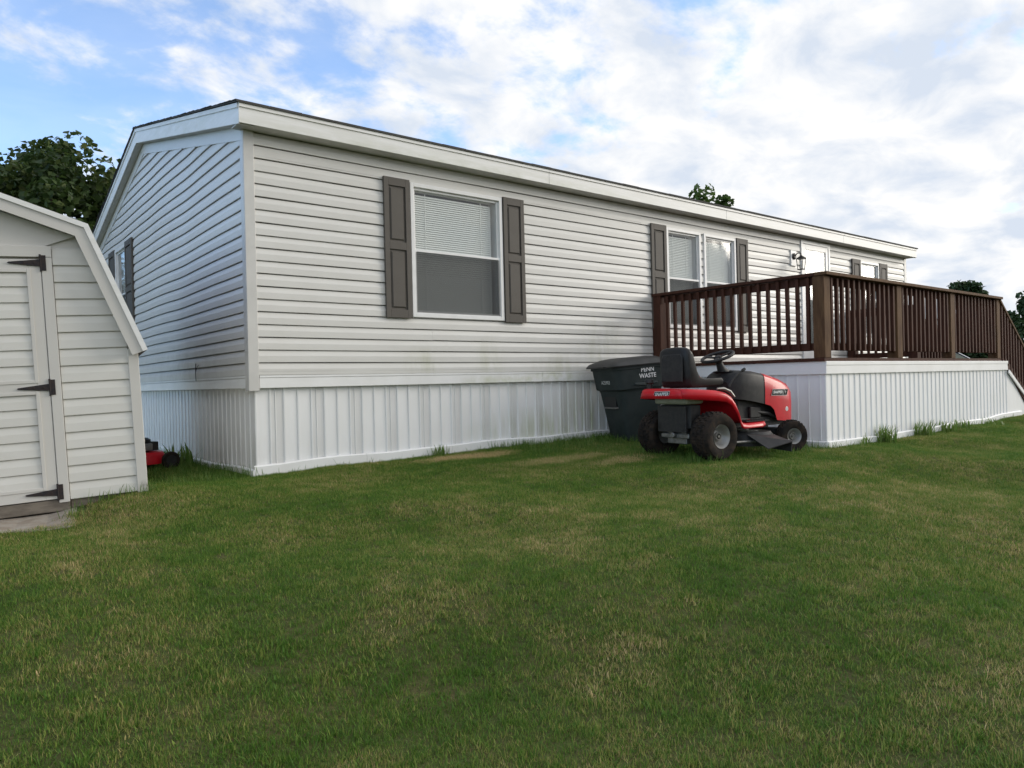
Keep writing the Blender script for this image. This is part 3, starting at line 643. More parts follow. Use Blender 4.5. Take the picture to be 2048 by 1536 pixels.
# left side
a, b = Vector((lx(-.1) + .06, -.02, 0)), Vector((XA + .055, YD - .015, 0))
rail(a + Vector((0, 0, 1.028)), b + Vector((0, -.01, 1.028)), .15, .038, 'top_rail', M_wood)
d = (b - a).normalized(); A, B = a + d * .17, b - d * .145
rail(A + Vector((0, 0, .955)), B + Vector((0, 0, .955)), .038, .088, 'sub_rail', M_wood); rail(A + Vector((0, 0, .200)), B + Vector((0, 0, .200)), .038, .088, 'bottom_rail', M_wood)
n = 17; base = None
nl2 = Vector((d.y, -d.x, 0)); nl2 = nl2 if nl2.x < 0 else -nl2
bal = MB(); bal.box(-.019, .019, -.019, .019, 0, .835)
for i in range(n):
    p = A + (B - A) * ((i + .62) / (n + .25)) + nl2 * .039
    if base is None: base = DP(bal, 'baluster', M_wood); base.matrix_parent_inverse = root_matrix(deck).inverted(); base.location = (p.x, p.y, .163); base.rotation_euler = (0, 0, math.atan2(d.y, d.x))
    else: share(base, 'baluster', deck, (p.x, p.y, .163 + random.uniform(-.004, .004)), (random.uniform(-.006, .006), random.uniform(-.006, .006), math.atan2(d.y, d.x)))
# front
rail((XA - .03, Ym - .04, 1.028), (11.115, Ym - .04, 1.028), .15, .038, 'top_rail', M_wood_w)
bal2 = MB(); bal2.box(-.019, .019, -.019, .019, 0, .835); base2 = None
for x0, x1 in ((XA + .128, 7.475), (7.615, 9.17), (9.31, 10.965)):
    rail((x0, YD + .07, .955), (x1, YD + .07, .955), .038, .088, 'sub_rail', M_wood); rail((x0, YD + .07, .200), (x1, YD + .07, .200), .038, .088, 'bottom_rail', M_wood)
    n = int((x1 - x0) / .126)
    for i in range(n):
        x = x0 + (i + .5) * (x1 - x0) / n
        if base2 is None: base2 = DP(bal2, 'baluster', M_wood); base2.location = (x, YD + .031, .160)
        else: share(base2, 'baluster', deck, (x, YD + .031, .160 + random.uniform(-.004, .004)), (random.uniform(-.006, .006), random.uniform(-.006, .006), 0))
# far side rail between the house and the stair head
rail((11.03, -.03, 1.028), (11.03, -1.26, 1.028), .15, .038, 'top_rail', M_wood)
for z in (.955, .200): rail((11.035, -.17, z), (11.035, -1.11, z), .038, .088, 'sub_rail' if z > .5 else 'bottom_rail', M_wood)
for i in range(7): share(base, 'baluster', deck, (11.075, -.24 - i * .129, .163), (0, 0, 0))
# stairs running down to the right
SX0, SX1, SZ1 = XB, 12.75, gz(12.75, YD) + .0
nst = 5; rise = (DZ - SZ1) / nst; run = (SX1 - SX0) / nst
for i in range(nst):
    s = MB(); z = DZ - rise * (i + 1); s.box(SX0 + run * i + .0, SX0 + run * (i + 1) + .02, YD + .045, -1.15, z, z + .038) if i < nst - 1 else None
    if i < nst - 1: DP(s, 'stair_tread', M_wood, bevel=.004)
for y in (YD + .0, -1.15):
    s = MB(); s.prism([(SX0 + .002, -.11), (SX1, SZ1 - .18), (SX1 + .12, SZ1 - .03), (SX1 + .02, SZ1 + .10), (SX0 + .002, .03)], 'y', y, y + .038); DP(s, 'stair_stringer', M_wood)
s = MB(); s.bar((SX0 + .0, YD - .010, -.135), (SX1 - .02, YD - .010, SZ1 + .02), .018, .06); DP(s, 'stair_trim', M_white, bevel=.003)
s = MB(); s.add([(XB, YD + .02, -.11), (SX1 - .05, YD + .02, SZ1), (XB, YD + .02, SZ1 - .05)], [(0, 2, 1)]); DP(s, 'stair_skirt', M_skirt)
sl = (SZ1 - DZ) / (SX1 - SX0)
for y in (YD + .05, -1.15):
    rail((11.09, y, 1.0), (SX1 + .1, y, 1.0 + sl * (SX1 + .1 - 11.09)), .14, .038, 'stair_rail', M_wood_w)
    s = MB(); s.box(SX1 - .02, SX1 + .10, y - .05, y + .07, SZ1 - .05, 1.0 + sl * (SX1 + .04 - 11.09) - .03); DP(s, 'post', M_wood, bevel=.005)
    n = 13; sb = None
    for i in range(n):
        x = 11.17 + i * .125
        if x > SX1 - .06: break
        zt = 1.0 + sl * (x - 11.09) - .025; zb = max(DZ + sl * (x - SX0), DZ + sl * (x - SX0)) - .10 if x > SX0 else .03
        s = MB(); s.box(x - .019, x + .019, y - .019 - .04, y + .019 - .04, zb, zt); DP(s, 'baluster', M_wood)
# ground-level framing under the deck keeps it dark
s = MB()
for x in (6.2, 7.6, 9.0, 10.4): s.box(x, x + .14, -1.3, -1.16, gz(x, -1.2) - .05, .0)
s.box(5.8, 11.3, -1.3, -1.16, .0005, .031); DP(s, 'deck_frame', M_wood)

# ------------------------------------------------------------------ shed
SHT = R(2.5)
shed = empty('garden_shed', (-0.99, -0.485, -0.872)); shed.rotation_mode = 'QUATERNION'
shed_q = (Matrix.Rotation(R(-9), 3, 'Z') @ Matrix.Rotation(-SHT, 3, 'Y')).to_quaternion()
shed.rotation_quaternion = shed_q
tag(shed, 'small cream vinyl barn-roofed garden shed with hinged door, leaning slightly', 'shed')
SP = lambda s, n, mt, **k: s.build(n, mt, shed, **k)      # local: x along the front (0 = right corner, negative left), y depth, z up
SW, SD = 2.44, 2.9
gam = [(0, 1.085), (-.315, 1.965), (-SW / 2, 2.305), (-SW + .315, 1.965), (-SW, 1.085)]
def gam_x(z):                                             # inset of the outline at height z
    if z <= 1.085: return 0.0
    if z <= 1.965: return .315 * (z - 1.085) / .88
    return .315 + (SW / 2 - .315) * (z - 1.965) / .34
s = MB()
poly = [(-SW, 0), (0, 0)] + gam
s.add([(x, .02, z) for x, z in poly], [tuple(range(len(poly)))]); s.add([(x, SD, z) for x, z in poly], [tuple(range(len(poly)))[::-1]])
s.add([(0, .02, 0), (0, SD, 0), (0, SD, 1.085), (0, .02, 1.085)], [(0, 1, 2, 3)]); s.add([(-SW, .02, 0), (-SW, SD, 0), (-SW, SD, 1.085), (-SW, .02, 1.085)], [(0, 1, 2, 3)])
s.add([(-SW, .02, 0), (0, .02, 0), (0, SD, 0), (-SW, SD, 0)], [(3, 2, 1, 0)])
SP(s, 'wall', M_shedside)
def shed_board(x0a, x1a, x0b, x1b, zb, zt, y=0.0):        # bottom edge x0a..x1a, top edge x0b..x1b
    h = zt - zb; pr = [(-0.004, 1.03), (0.002, .93), (0.012, .52), (0.015, .02), (0.013, -.01), (-0.006, .0)]
    s = MB(); rings = []
    for t in (0, 1):
        rings.append([((x0a + (x0b - x0a) * min(f_, 1)) if t == 0 else (x1a + (x1b - x1a) * min(f_, 1)), y - o_, zb + h * f_) for o_, f_ in pr])
    s.loft(rings); SP(s, 'siding_board', M_shedside)
sh_h = .1238
DR0, DR1 = -SW + .515, -.515                              # casing outer edges
for k in range(18):
    zb = -.018 + k * sh_h; zt = zb + sh_h
    r0, r1 = -.066 - max(0, gam_x(zb) - .03), -.066 - max(0, gam_x(zt) - .03)
    if zb < 1.86 - .03:
        if DR1 + .004 < r1 - .02:
            shed_board(DR1 + .004, r0, DR1 + .004, r1, zb, zt); shed_board(-SW - r0, DR0 - .004, -SW - r1, DR0 - .004, zb, zt)
# gable front above the doors
s = MB(); s.add([(x, -.002, z) for x, z in [(-.56, 1.853), (-.36, 1.93), (-SW / 2, 2.25), (-SW + .36, 1.93), (-SW + .56, 1.853)]], [(4, 3, 2, 1, 0)]); SP(s, 'gable_panel', M_shedtrim)
# corner posts
for x0, x1 in ((-.066, .006), (-SW - .006, -SW + .066)):
    s = MB(); s.box(x0, x1, -.024, .0, -.03, 1.08); s.box(x1 - .008 if x1 > -1 else x0, x1 if x1 > -1 else x0 + .008, .0005, .06, -.03, 1.08); SP(s, 'corner_post', M_shedtrim, bevel=.004)
# door casing and two leaves
for x0, x1 in ((DR1 - .068, DR1), (DR0, DR0 + .068)):
    s = MB(); s.box(x0, x1, -.022, .004, -.035, 1.77); SP(s, 'door_casing', M_shedtrim, bevel=.003)
s = MB(); s.box(DR0, DR1, -.022, .004, 1.772, 1.853); SP(s, 'door_casing', M_shedtrim, bevel=.003)
for side in (1, -1):
    hx = DR1 - .0715 if side > 0 else DR0 + .0715; cx = -SW / 2 + .003 * side
    x0, x1 = min(hx, cx), max(hx, cx); s = MB(); st = .078
    s.box(x0, x0 + st, -.018, .002, -.005, 1.755); s.box(x1 - st, x1, -.018, .002, -.005, 1.755)
    for z0, z1 in ((-.005, .078), (.782, .866), (1.672, 1.755)): s.box(x0 + st, x1 - st, -.0178, .002, z0, z1)
    dl = SP(s, 'door_leaf', M_shedtrim, bevel=.003)
    for z0, z1 in ((.078, .782), (.866, 1.672)):
        t = MB()                                          # thin moulding round the inset panel
        for bx_ in ((x0 + st - .012, x0 + st + .012, z0 - .012, z1 + .012), (x1 - st - .012, x1 - st + .012, z0 - .012, z1 + .012)): t.box(bx_[0], bx_[1], -.024, -.0185, bx_[2], bx_[3])
        for za, zb_ in ((z0 - .012, z0 + .012), (z1 - .012, z1 + .012)): t.box(x0 + st + .0125, x1 - st - .0125, -.0235, -.0183, za, zb_)
        t.build('door_moulding', M_shedtrim, dl, bevel=.002)
        nbd = round((z1 - z0) / .1238); hh = (z1 - z0) / nbd
        for i in range(nbd):
            zb = z0 + i * hh; pr = [(-0.004, 1.0), (0.000, .94), (0.010, .52), (0.012, .02), (-0.004, .0)]; t = MB()
            t.loft([[(x, -o_ - .002, zb + hh * f_) for o_, f_ in pr] for x in (x0 + st + .001, x1 - st - .001)]); t.build('siding_board', M_shedside, dl)
    for z in (1.728, .818, .045):
        t = MB(); t.box(hx + .003 * side, hx + .034 * side, -.0275, -.0225, z - .056, z + .056)
        t.tube([(hx, -.026, z - .062), (hx, -.026, z + .062)], .0065, 8)
        t.prism([(hx - .004 * side, z - .026), (hx - .195 * side, z - .006), (hx - .202 * side, z), (hx - .195 * side, z + .006), (hx - .004 * side, z + .026)][::side], 'y', -.0285, -.0245)
        for q in (.04, .10, .17): t.lathe([(0, .004), (.007, .002), (.007, 0)], (0, -1, 0), (hx - q * side, -.0285, z), 8)
        t.build('hinge', M_hinge, dl)
t = MB(); t.box(-SW / 2 - .06, -SW / 2 + .06, -.034, -.0185, .93, .97); t.build('door_latch', M_hinge, dl)
# gambrel roof, rake boards and drip edge
gx = [(.03, 1.05), (-.30, 1.975), (-SW / 2, 2.325), (-SW + .30, 1.975), (-SW - .03, 1.05)]
def mitre(off):                                           # outline of the gambrel offset outwards, corners mitred
    ns = []
    for (xa, za), (xb, zb_) in zip(gx[:-1], gx[1:]):
        n_ = Vector((-(zb_ - za), xb - xa)).normalized(); ns.append(n_ if n_.y > 0 else -n_)
    out = [Vector(gx[0]) + ns[0] * off]
    for i in range(1, 4):
        b = (ns[i - 1] + ns[i]).normalized(); out.append(Vector(gx[i]) + b * (off / b.dot(ns[i])))
    return out + [Vector(gx[4]) + ns[3] * off]
def slope(i, name, y0, y1, o0, o1, mt):
    a, b = mitre(o0), mitre(o1); s = MB(); s.prism([tuple(a[i]), tuple(a[i + 1]), tuple(b[i + 1]), tuple(b[i])], 'y', y0, y1); return SP(s, name, mt)
for i in range(4):
    slope(i, 'roof', -.10, SD + .1, .028, .040, M_shingle)
    slope(i, 'rake_board', -.105, -.090, -.072, .026, M_shedtrim)
    slope(i, 'drip_edge', -.118, -.1065, .006, .042, M_fascia)
    s = MB(); m0 = mitre(-.060); s.add([(m0[i].x, -.088, m0[i].y), (m0[i + 1].x, -.088, m0[i + 1].y), (m0[i + 1].x, .0, m0[i + 1].y), (m0[i].x, .0, m0[i].y)], [(0, 1, 2, 3)]); SP(s, 'soffit', M_shedtrim)
# floor frame and skids
s = MB(); s.box(-SW + .02, -.515, -.012, .10, -.098, -.012); SP(s, 'floor_beam', M_oldwood, bevel=.004)
s = MB(); s.box(-.512, -.03, .012, .10, -.085, -.012); SP(s, 'floor_beam', M_oldwood, bevel=.004)
for y in (.45, 1.45, 2.5):
    s = MB(); s.box(-SW + .03, -.03, y, y + .09, -.16, -.012); SP(s, 'floor_beam', M_oldwood)
# side walls boards (right side faces the house)
for k in range(9):
    zb = -.018 + k * sh_h; s = MB(); s.loft([[(o_, y, zb + sh_h * f_) for o_, f_ in [(-.004, 1.0), (.001, .94), (.010, .5), (.012, .0), (-.004, .0)]] for y in (.062, SD)]); SP(s, 'siding_board', M_shedside)
# concrete slab in front of the shed doors
def slab():
    s = MB(); ring = []
    dx, dy = Vector((math.cos(R(-9)), math.sin(R(-9)))), Vector((-math.sin(R(9)) * -1, math.cos(R(9))))
    o = Vector((-.99, -.485)) + dx * (-.47)
    pts = []
    L_, W_ = 1.6, .52
    for k in range(10): pts.append((-L_ * k / 9, .10))
    for k in range(10): pts.append((-L_ + L_ * k / 9, -W_ - .03 * math.sin(k * 1.7)))
    top = []; bot = []
    for a, b in pts:
        p = o + dx * a + dy * b; g = gz(p.x, p.y); top.append((p.x, p.y, g + .010)); bot.append((p.x, p.y, g - .08))
    s.loft([bot, top], caps=False); n = 10
    s.add(top, [(i, i + 1, 18 - i, 19 - i) for i in range(9)])
    o_ = s.build('concrete_slab', M_concrete); tag(o_, 'worn tan concrete slab lying in the grass before the shed door', 'slab')
slab()

# ------------------------------------------------------------------ riding mower
mower = empty('riding_mower', (3.735, -1.975, gz(3.735, -1.975) + .012), (0, 0, R(-5))); tag(mower, 'red and black riding lawn mower parked on grass beside deck', 'lawn mower')
MP = lambda s, n, mt, **k: s.build(n, mt, mower, **k)      # local: x forward, y left, z up
def wheel(x, y, r, w, rimr, name, yaw=0.0, outer=-1):
    """tyre with turf tread blocks and a dished rim; outer=-1 when the outside faces -y"""
    e = empty(name, (x, y, r - .006)); e.parent = mower; e.rotation_euler = (0, 0, yaw)
    hw = w / 2; s = MB()
    prof = [(rimr, -hw * .72), (rimr + .02, -hw * .86), (r * .80, -hw), (r * .93, -hw * .93), (r * .985, -hw * .66), (r, 0), (r * .985, hw * .66), (r * .93, hw * .93), (r * .80, hw), (rimr + .02, hw * .86), (rimr, hw * .72)]
    s.lathe(prof, (0, 1, 0), (0, 0, 0), 36)
    rows = 6; nb_ = 26
    for j in range(rows):
        yy = (-1 + (2 * j + 1) / rows) * hw * .84
        rr = r * (1 - .02 * (abs(yy) / hw) ** 2) - (.010 if abs(yy) > hw * .6 else 0) - .001
        for k in range(nb_):
            t = 2 * math.pi * (k + .5 * (j % 2)) / nb_; rot = Matrix.Rotation(t, 3, 'Y') @ Matrix.Rotation(.35 if j % 2 else -.35, 3, 'Z')
            s.obox(Matrix.Rotation(t, 3, 'Y') @ Vector((rr, yy, 0)), (.016, hw * 2 / rows * .72, 2 * math.pi * r / nb_ * .62), rot)
    ty = s.build('tyre', M_tyre, e, smooth=True)
    s = MB(); o = outer
    s.lathe([(0, o * hw * .30), (.03, o * hw * .30), (.032, o * hw * .50), (.036, o * hw * .5), (.04, o * hw * .28), (rimr * .55, o * hw * .22), (rimr * .80, o * hw * .40), (rimr * .86, o * hw * .62), (rimr * .99, o * hw * .74), (rimr + .010, o * hw * .86), (rimr + .010, o * hw * .70)], (0, 1, 0), (0, 0, 0), 28)
    s.lathe([(0, -o * hw * .4), (rimr, -o * hw * .6)], (0, 1, 0), (0, 0, 0), 20)
    s.build('rim', M_rim, e, smooth=True)
    s = MB(); s.lathe([(0, o * hw * .56), (.012, o * hw * .56), (.014, o * hw * .3)], (0, 1, 0), (0, 0, 0), 10); s.build('hub', M_steel, e)
    return e
wheel(0, -.365, .232, .235, .108, 'wheel', 0, -1); wheel(0, .365, .232, .235, .108, 'wheel', 0, 1)
wheel(1.19, -.385, .165, .135, .074, 'wheel', R(-20), -1); wheel(1.19, .36, .165, .135, .074, 'wheel', R(-20), 1)
s = MB(); s.tube([(0, -.26, .226), (0, .26, .226)], .024, 10); s.box(-.13, .13, -.13, .13, .14, .27); s.box(-.16, -.10, -.19, .19, .20, .245); s.tube([(-.2, 0, .23), (-.10, 0, .23)], .03, 8); MP(s, 'transaxle', M_steel, bevel=.008)
s = MB(); s.box(-.20, 1.36, -.175, -.145, .27, .36); s.box(-.20, 1.36, .145, .175, .27, .36); s.box(-.20, -.17, -.19, .19, .262, .52); s.box(.30, 1.36, -.144, .144, .285, .32); s.box(1.12, 1.28, -.30, .30, .17, .24); s.box(1.16, 1.24, -.06, .06, .235, .29)
MP(s, 'frame', M_black, bevel=.004)
s = MB(); s.box(-.178, -.03, -.235, .175, .30, .535); MP(s, 'rear_housing', M_blackpl, bevel=.012)
s = MB(); s.box(-.245, .02, -.24, .20, .540, .622); MP(s, 'fuel_tank', M_tank, bevel=.03, seg=3)
# fender pan: rear deck, arches over the wheels, foot rests
st_ = [(-.335, .270, .692, .600), (-.25, .315, .688, .592), (-.10, .365, .680, .580), (.05, .392, .668, .568), (.15, .404, .648, .555), (.22, .410, .610, .520), (.275, .412, .550, .456), (.32, .414, .465, .374), (.35, .415, .375, .300), (.385, .416, .335, .278), (.46, .416, .325, .280), (.68, .412, .330, .282), (.76, .385, .342, .295)]
s = MB(); rings = []
for a, w_, zt, zb in st_:
    rings.append([(a, -w_, zb), (a, -w_ - .002, zt - .035), (a, -w_ + .012, zt - .010), (a, -w_ + .045, zt), (a, -w_ * .5, zt + .004), (a, 0, zt + .005), (a, w_ * .5, zt + .004), (a, w_ - .045, zt), (a, w_ - .012, zt - .010), (a, w_ + .002, zt - .035), (a, w_, zb)])
s.loft(rings, caps=False, closed=False)
r0 = rings[0]; n = len(r0); low = [(-.352, p[1] * 1.01, .600) for p in r0]; s.add(r0 + low, [(i, n + i, n + i + 1, i + 1) for i in range(n - 1)])
fe = MP(s, 'fender', M_red, smooth=True, angle=55); so = fe.modifiers.new('solid', 'SOLIDIFY'); so.thickness = .006
# badge on the rear face of the fender
def badge(parent, M, w_, h_, txt, size, shear=.25, extra=None):
    s = MB(); hw, hh = w_ / 2, h_ / 2; k = .18 * h_
    q = lambda a, b, z: M @ Vector((a + b * .35, b, z))
    s.cur = 1; s.add([q(-hw - .004, -hh - .004, .0008), q(hw + .004, -hh - .004, .0008), q(hw + .004, hh + .004, .0008), q(-hw - .004, hh + .004, .0008)], [(0, 1, 2, 3)])
    s.cur = 0; s.add([q(-hw, -hh, .0016), q(hw, -hh, .0016), q(hw, hh, .0016), q(-hw, hh, .0016)], [(0, 1, 2, 3)])
    s.cur = 2; text_mesh(s, txt, size, M @ Matrix.Translation((-.0 if not extra else -w_ * .14, 0, .0026)), bold=True, shear=shear)
    if extra:
        s.cur = 1; s.add([q(w_ * .22, -hh, .0024), q(w_ * .24, -hh, .0024), q(w_ * .27, hh, .0024), q(w_ * .25, hh, .0024)], [(0, 1, 2, 3)])
        text_mesh(s, extra, size * .9, M @ Matrix.Translation((w_ * .37, 0, .0026)), bold=True)
    return s.build('badge', [M_badge, M_silver, M_letter], parent)
Mb = Matrix.Translation((-.3505, -.02, .645)) @ Matrix(((0, 0, -1), (-1, 0, 0), (0, 1, 0))).to_4x4() @ Matrix.Rotation(0.02, 4, 'Z')
badge(fe, Mb, .205, .052, 'SNAPPER', .046)
# seat
s = MB()
prof = [(-.115, .735), (.34, .745), (.385, .765), (.39, .80), (.36, .825), (.22, .822), (.08, .815), (.0, .835), (-.045, .90), (-.075, 1.02), (-.10, 1.115), (-.125, 1.142), (-.155, 1.135), (-.172, 1.10), (-.165, 1.0), (-.155, .86), (-.145, .76)]
rings = []
for y, k in ((-.202, .45), (-.196, .62), (-.182, .80), (-.155, .93), (-.11, 1.0), (0, 1.03), (.11, 1.0), (.155, .93), (.182, .80), (.196, .62), (.202, .45)):
    rings.append([(.05 + (a - .05) * (1 - (1 - k) * .25), y, .90 + (z - .90) * (1 - (1 - k) * (.50 if z > .9 else .10))) for a, z in prof])
s.loft(rings); seat_o = MP(s, 'seat', M_seat, smooth=True, bevel=.012, angle=60); seat_o.location.z = -.03
s = MB(); s.loft([[(-.176 + .030 * (z - .9), y * kk, z) for y, z in ((-.165, .79), (.165, .79), (.165, 1.04), (.14, 1.075), (-.14, 1.075), (-.165, 1.04))] if kk == 1 else [(-.186 + .030 * (z - .9), y * .93, .9 + (z - .9) * .93) for y, z in ((-.165, .79), (.165, .79), (.165, 1.04), (.14, 1.075), (-.14, 1.075), (-.165, 1.04))] for kk in (1, .93)]); sbp = MP(s, 'seat_back_panel', M_blackpl, bevel=.004); sbp.location.z = -.03; sbp.scale.y = .88
s = MB(); s.box(-.10, .22, -.11, .11, .70, .738); s.tube([(.30, -.15, .72), (.30, .15, .72)], .012, 6); MP(s, 'seat_bracket', M_black)
s = MB(); s.lathe([(0, .80), (.035, .80), (.045, .785), (.045, .76), (.03, .75), (.03, .70)], (0, 0, 1), (-.26, .24, 0), 14); MP(s, 'fuel_cap', M_blackpl, smooth=True)
# hood: black side cowl and red nose
def hood_ring(a, hw, zt, zb, r_=.06):
    return [(a, -hw, zb), (a, -hw - .004, (zb + zt) / 2), (a, -hw + .002, zt - r_), (a, -hw + r_ * .35, zt - r_ * .35), (a, -hw + r_, zt), (a, 0, zt + .012), (a, hw - r_, zt), (a, hw - r_ * .35, zt - r_ * .35), (a, hw - .002, zt - r_), (a, hw + .004, (zb + zt) / 2), (a, hw, zb)]
s = MB(); s.loft([hood_ring(.50, .13, .750, .58, .03), hood_ring(.54, .19, .835, .57, .05), hood_ring(.64, .222, .868, .560, .05), hood_ring(.80, .238, .858, .535, .05), hood_ring(.955, .242, .832, .505, .05)], caps=False, closed=False)
s.add(hood_ring(.50, .13, .750, .58, .03), [tuple(range(11))]); h1 = MP(s, 'cowl', M_blackpl, smooth=True, angle=45)
s = MB(); rg = [hood_ring(.952, .246, .834, .505, .05), hood_ring(1.04, .247, .818, .485, .055), hood_ring(1.10, .246, .806, .44, .06), hood_ring(1.15, .244, .794, .325, .06), hood_ring(1.26, .240, .768, .315, .065), hood_ring(1.37, .230, .738, .312, .075), hood_ring(1.44, .212, .705, .312, .085), hood_ring(1.475, .175, .66, .325, .09), hood_ring(1.488, .10, .61, .35, .08)]
s.loft(rg, caps=False, closed=False); s.add(rg[-1], [tuple(range(11))[::-1]]); hd = MP(s, 'hood', M_red, smooth=True, angle=50)
Mh = Matrix.Translation((1.20, -.2485, .625)) @ Matrix(((1, 0, 0), (0, 0, -1), (0, 1, 0))).to_4x4() @ Matrix.Rotation(R(2.5), 4, 'Y') @ Matrix.Rotation(R(-1), 4, 'Z')
badge(hd, Mh, .275, .062, 'SNAPPER', .042, extra='P')
s = MB(); s.lathe([(0, .001), (.024, .001), (.026, 0)], (0, -1, 0), (1.33, -.2375, .44), 18); text_mesh(s, '500', .02, Matrix.Translation((1.33, -.2405, .44)) @ Matrix(((1, 0, 0), (0, 0, -1), (0, 1, 0))).to_4x4()); s.build('oval_decal', M_silver, hd)
s = MB()
for i in range(7): s.box(1.489, 1.494, -.10, .10, .40 + i * .026, .41 + i * .026)
s.build('grille', M_blackpl, hd)
s = MB(); s.box(.62, 1.34, -.155, .155, .33, .56); s.lathe([(0, .42), (.10, .42), (.12, .40), (.12, .34), (0, .34)], (0, 0, 1), (1.0, 0, 0), 18); s.tube([(.9, -.17, .42), (1.06, -.19, .40), (1.18, -.19, .36)], .022, 8); s.box(.78, .95, -.19, -.156, .36, .48); MP(s, 'engine', M_black, bevel=.01)
s = MB(); s.box(.36, .62, -.16, .16, .345, .60); MP(s, 'centre_tunnel', M_blackpl, bevel=.03)
for sg in (-1, 1):
    s = MB(); s.box(.47, .83, sg * .20, sg * .385, .342, .348)
    for i in range(8): s.box(.49 + i * .042, .505 + i * .042, sg * .215, sg * .37, .3485, .353)
    MP(s, 'foot_mat', M_blackpl)
# steering wheel and column, levers
swc = Vector((.505, 0, 1.02)); tilt = Matrix.Rotation(R(-24), 3, 'Y')
stw = empty('steering_wheel', swc, (0, R(-20), 0)); stw.parent = mower
s = MB(); pr = [(.165 + .017 * math.cos(t), .017 * math.sin(t)) for t in [2 * math.pi * k / 10 for k in range(10)]]; s.lathe(pr, (0, 0, 1), (0, 0, 0), 36, close=True); s.build('rim', M_blackpl, stw, smooth=True)
s = MB()
for t in (R(90), R(210), R(330)): s.bar((0, 0, -.012), (.16 * math.cos(t), .16 * math.sin(t), 0), .035, .012)
s.lathe([(0, .012), (.035, .008), (.045, -.01), (.04, -.05), (.03, -.09)], (0, 0, 1), (0, 0, 0), 16); s.build('spokes', M_blackpl, stw, smooth=True)
s = MB(); s.tube([(.52, 0, .97), (.56, 0, .89), (.60, 0, .82)], [.032, .045, .085], 14); s.lathe([(.085, .82), (.10, .845), (.13, .86)][::-1], (0, 0, 1), (.62, 0, 0), 14); MP(s, 'steering_column', M_blackpl, smooth=True)
s = MB(); s.tube([(.40, -.23, .70), (.46, -.235, .78), (.56, -.245, .855), (.60, -.25, .87)], .010, 8); s.lathe([(0, .035), (.016, .03), (.018, 0), (.012, -.02)], (1, 0, .5), (.60, -.25, .87), 10); MP(s, 'lever', M_black, smooth=True)
s = MB(); s.tube([(.47, .20, .78), (.43, .24, .87), (.40, .25, .90)], .008, 6); s.lathe([(0, .03), (.014, .02), (.014, -.02), (0, -.03)], (-1, .2, .8), (.40, .25, .905), 8); MP(s, 'choke_lever', M_red, smooth=True)
s = MB(); s.tube([(.10, -.33, .688), (.20, -.33, .686), (.27, -.35, .655), (.315, -.37, .60)], [.010, .018, .018, .008], 8); MP(s, 'height_lever', M_steel, smooth=True)
# cutting deck with discharge chute
s = MB(); ring = lambda z, k: [(.66 + .34 * k * math.cos(t) * (1.0 if abs(math.cos(t)) < .8 else .93), .50 * k * math.sin(t), z) for t in [2 * math.pi * i / 24 for i in range(24)]]
s.loft([ring(.095, 1.0), ring(.20, 1.0), ring(.235, .93), ring(.24, .5)]); dk = MP(s, 'cutting_deck', M_black, smooth=True)
s = MB()
A_ = [(.42, -.42, .215), (.76, -.42, .215), (.74, -.72, .140), (.44, -.66, .085)]
B_ = [(p[0], p[1], p[2] + .008) for p in A_]; s.loft([A_, B_]); s.loft([[(.76, -.42, .215), (.74, -.72, .140), (.74, -.71, .045), (.76, -.44, .06)], [(.75, -.42, .215), (.73, -.72, .140), (.73, -.71, .045), (.75, -.44, .06)]])
s.build('discharge_chute', M_blackpl, dk)
s = MB(); s.tube([(.26, -.42, .15), (.50, -.46, .15)], .014, 8); s.lathe([(0, .0), (.05, 0), (.05, .03), (0, .03)], (0, 0, 1), (.55, -.28, .24), 14); s.lathe([(0, .0), (.05, 0), (.05, .03), (0, .03)], (0, 0, 1), (.75, .25, .24), 14); s.tube([(.36, -.2, .30), (.50, -.36, .25), (.62, -.40, .245)], .009, 6); s.build('deck_linkage', M_steel, dk)

# ------------------------------------------------------------------ rubbish bin
bin_ = empty('wheeled_bin', (4.62, -.52, gz(4.62, -.52) + .0), (0, R(4), R(166))); tag(bin_, 'dark green wheeled rubbish bin with lettering against white skirting', 'bin')
BP = lambda s, n, mt, **k: s.build(n, mt, bin_, **k)      # local: x = front, y = left side when facing front
def rr(cx, hx, hy, z, r_, n=4, dz=0.0):
    out = []
    for (sx, sy, t0) in ((1, 1, 0), (-1, 1, 90), (-1, -1, 180), (1, -1, 270)):
        for k in range(n + 1):
            t = R(t0 + 90 * k / n); out.append((cx + sx * (hx - r_) + r_ * math.cos(t), sy * (hy - r_) + r_ * math.sin(t), z + dz * ((cx + sx * hx))))
    return out
s = MB(); s.loft([rr(.02, .235, .215, .01, .06), rr(.02, .245, .222, .05, .07), rr(.025, .285, .250, .40, .08), rr(.03, .315, .268, .62, .09), rr(.032, .322, .273, .645, .09), rr(.035, .352, .292, .665, .09), rr(.04, .375, .305, .90, .09), rr(.04, .392, .318, .905, .09), rr(.04, .392, .318, .935, .09)])
bb = BP(s, 'body', M_bin, smooth=True, angle=35)
s = MB(); s.loft([rr(.05, .425, .342, .937, .09, dz=.0), rr(.05, .43, .348, .952, .09), rr(.05, .405, .325, .985, .10), rr(.03, .30, .25, 1.03, .11), rr(.02, .20, .16, 1.043, .10)]); s.box(.44, .50, -.16, .16, .940, .957)
BP(s, 'lid', M_binlid, smooth=True, angle=35)
s = MB(); s.tube([(-.37, -.24, .90), (-.44, -.24, .93), (-.44, .24, .93), (-.37, .24, .90)], .016, 8); BP(s, 'handle', M_binlid)
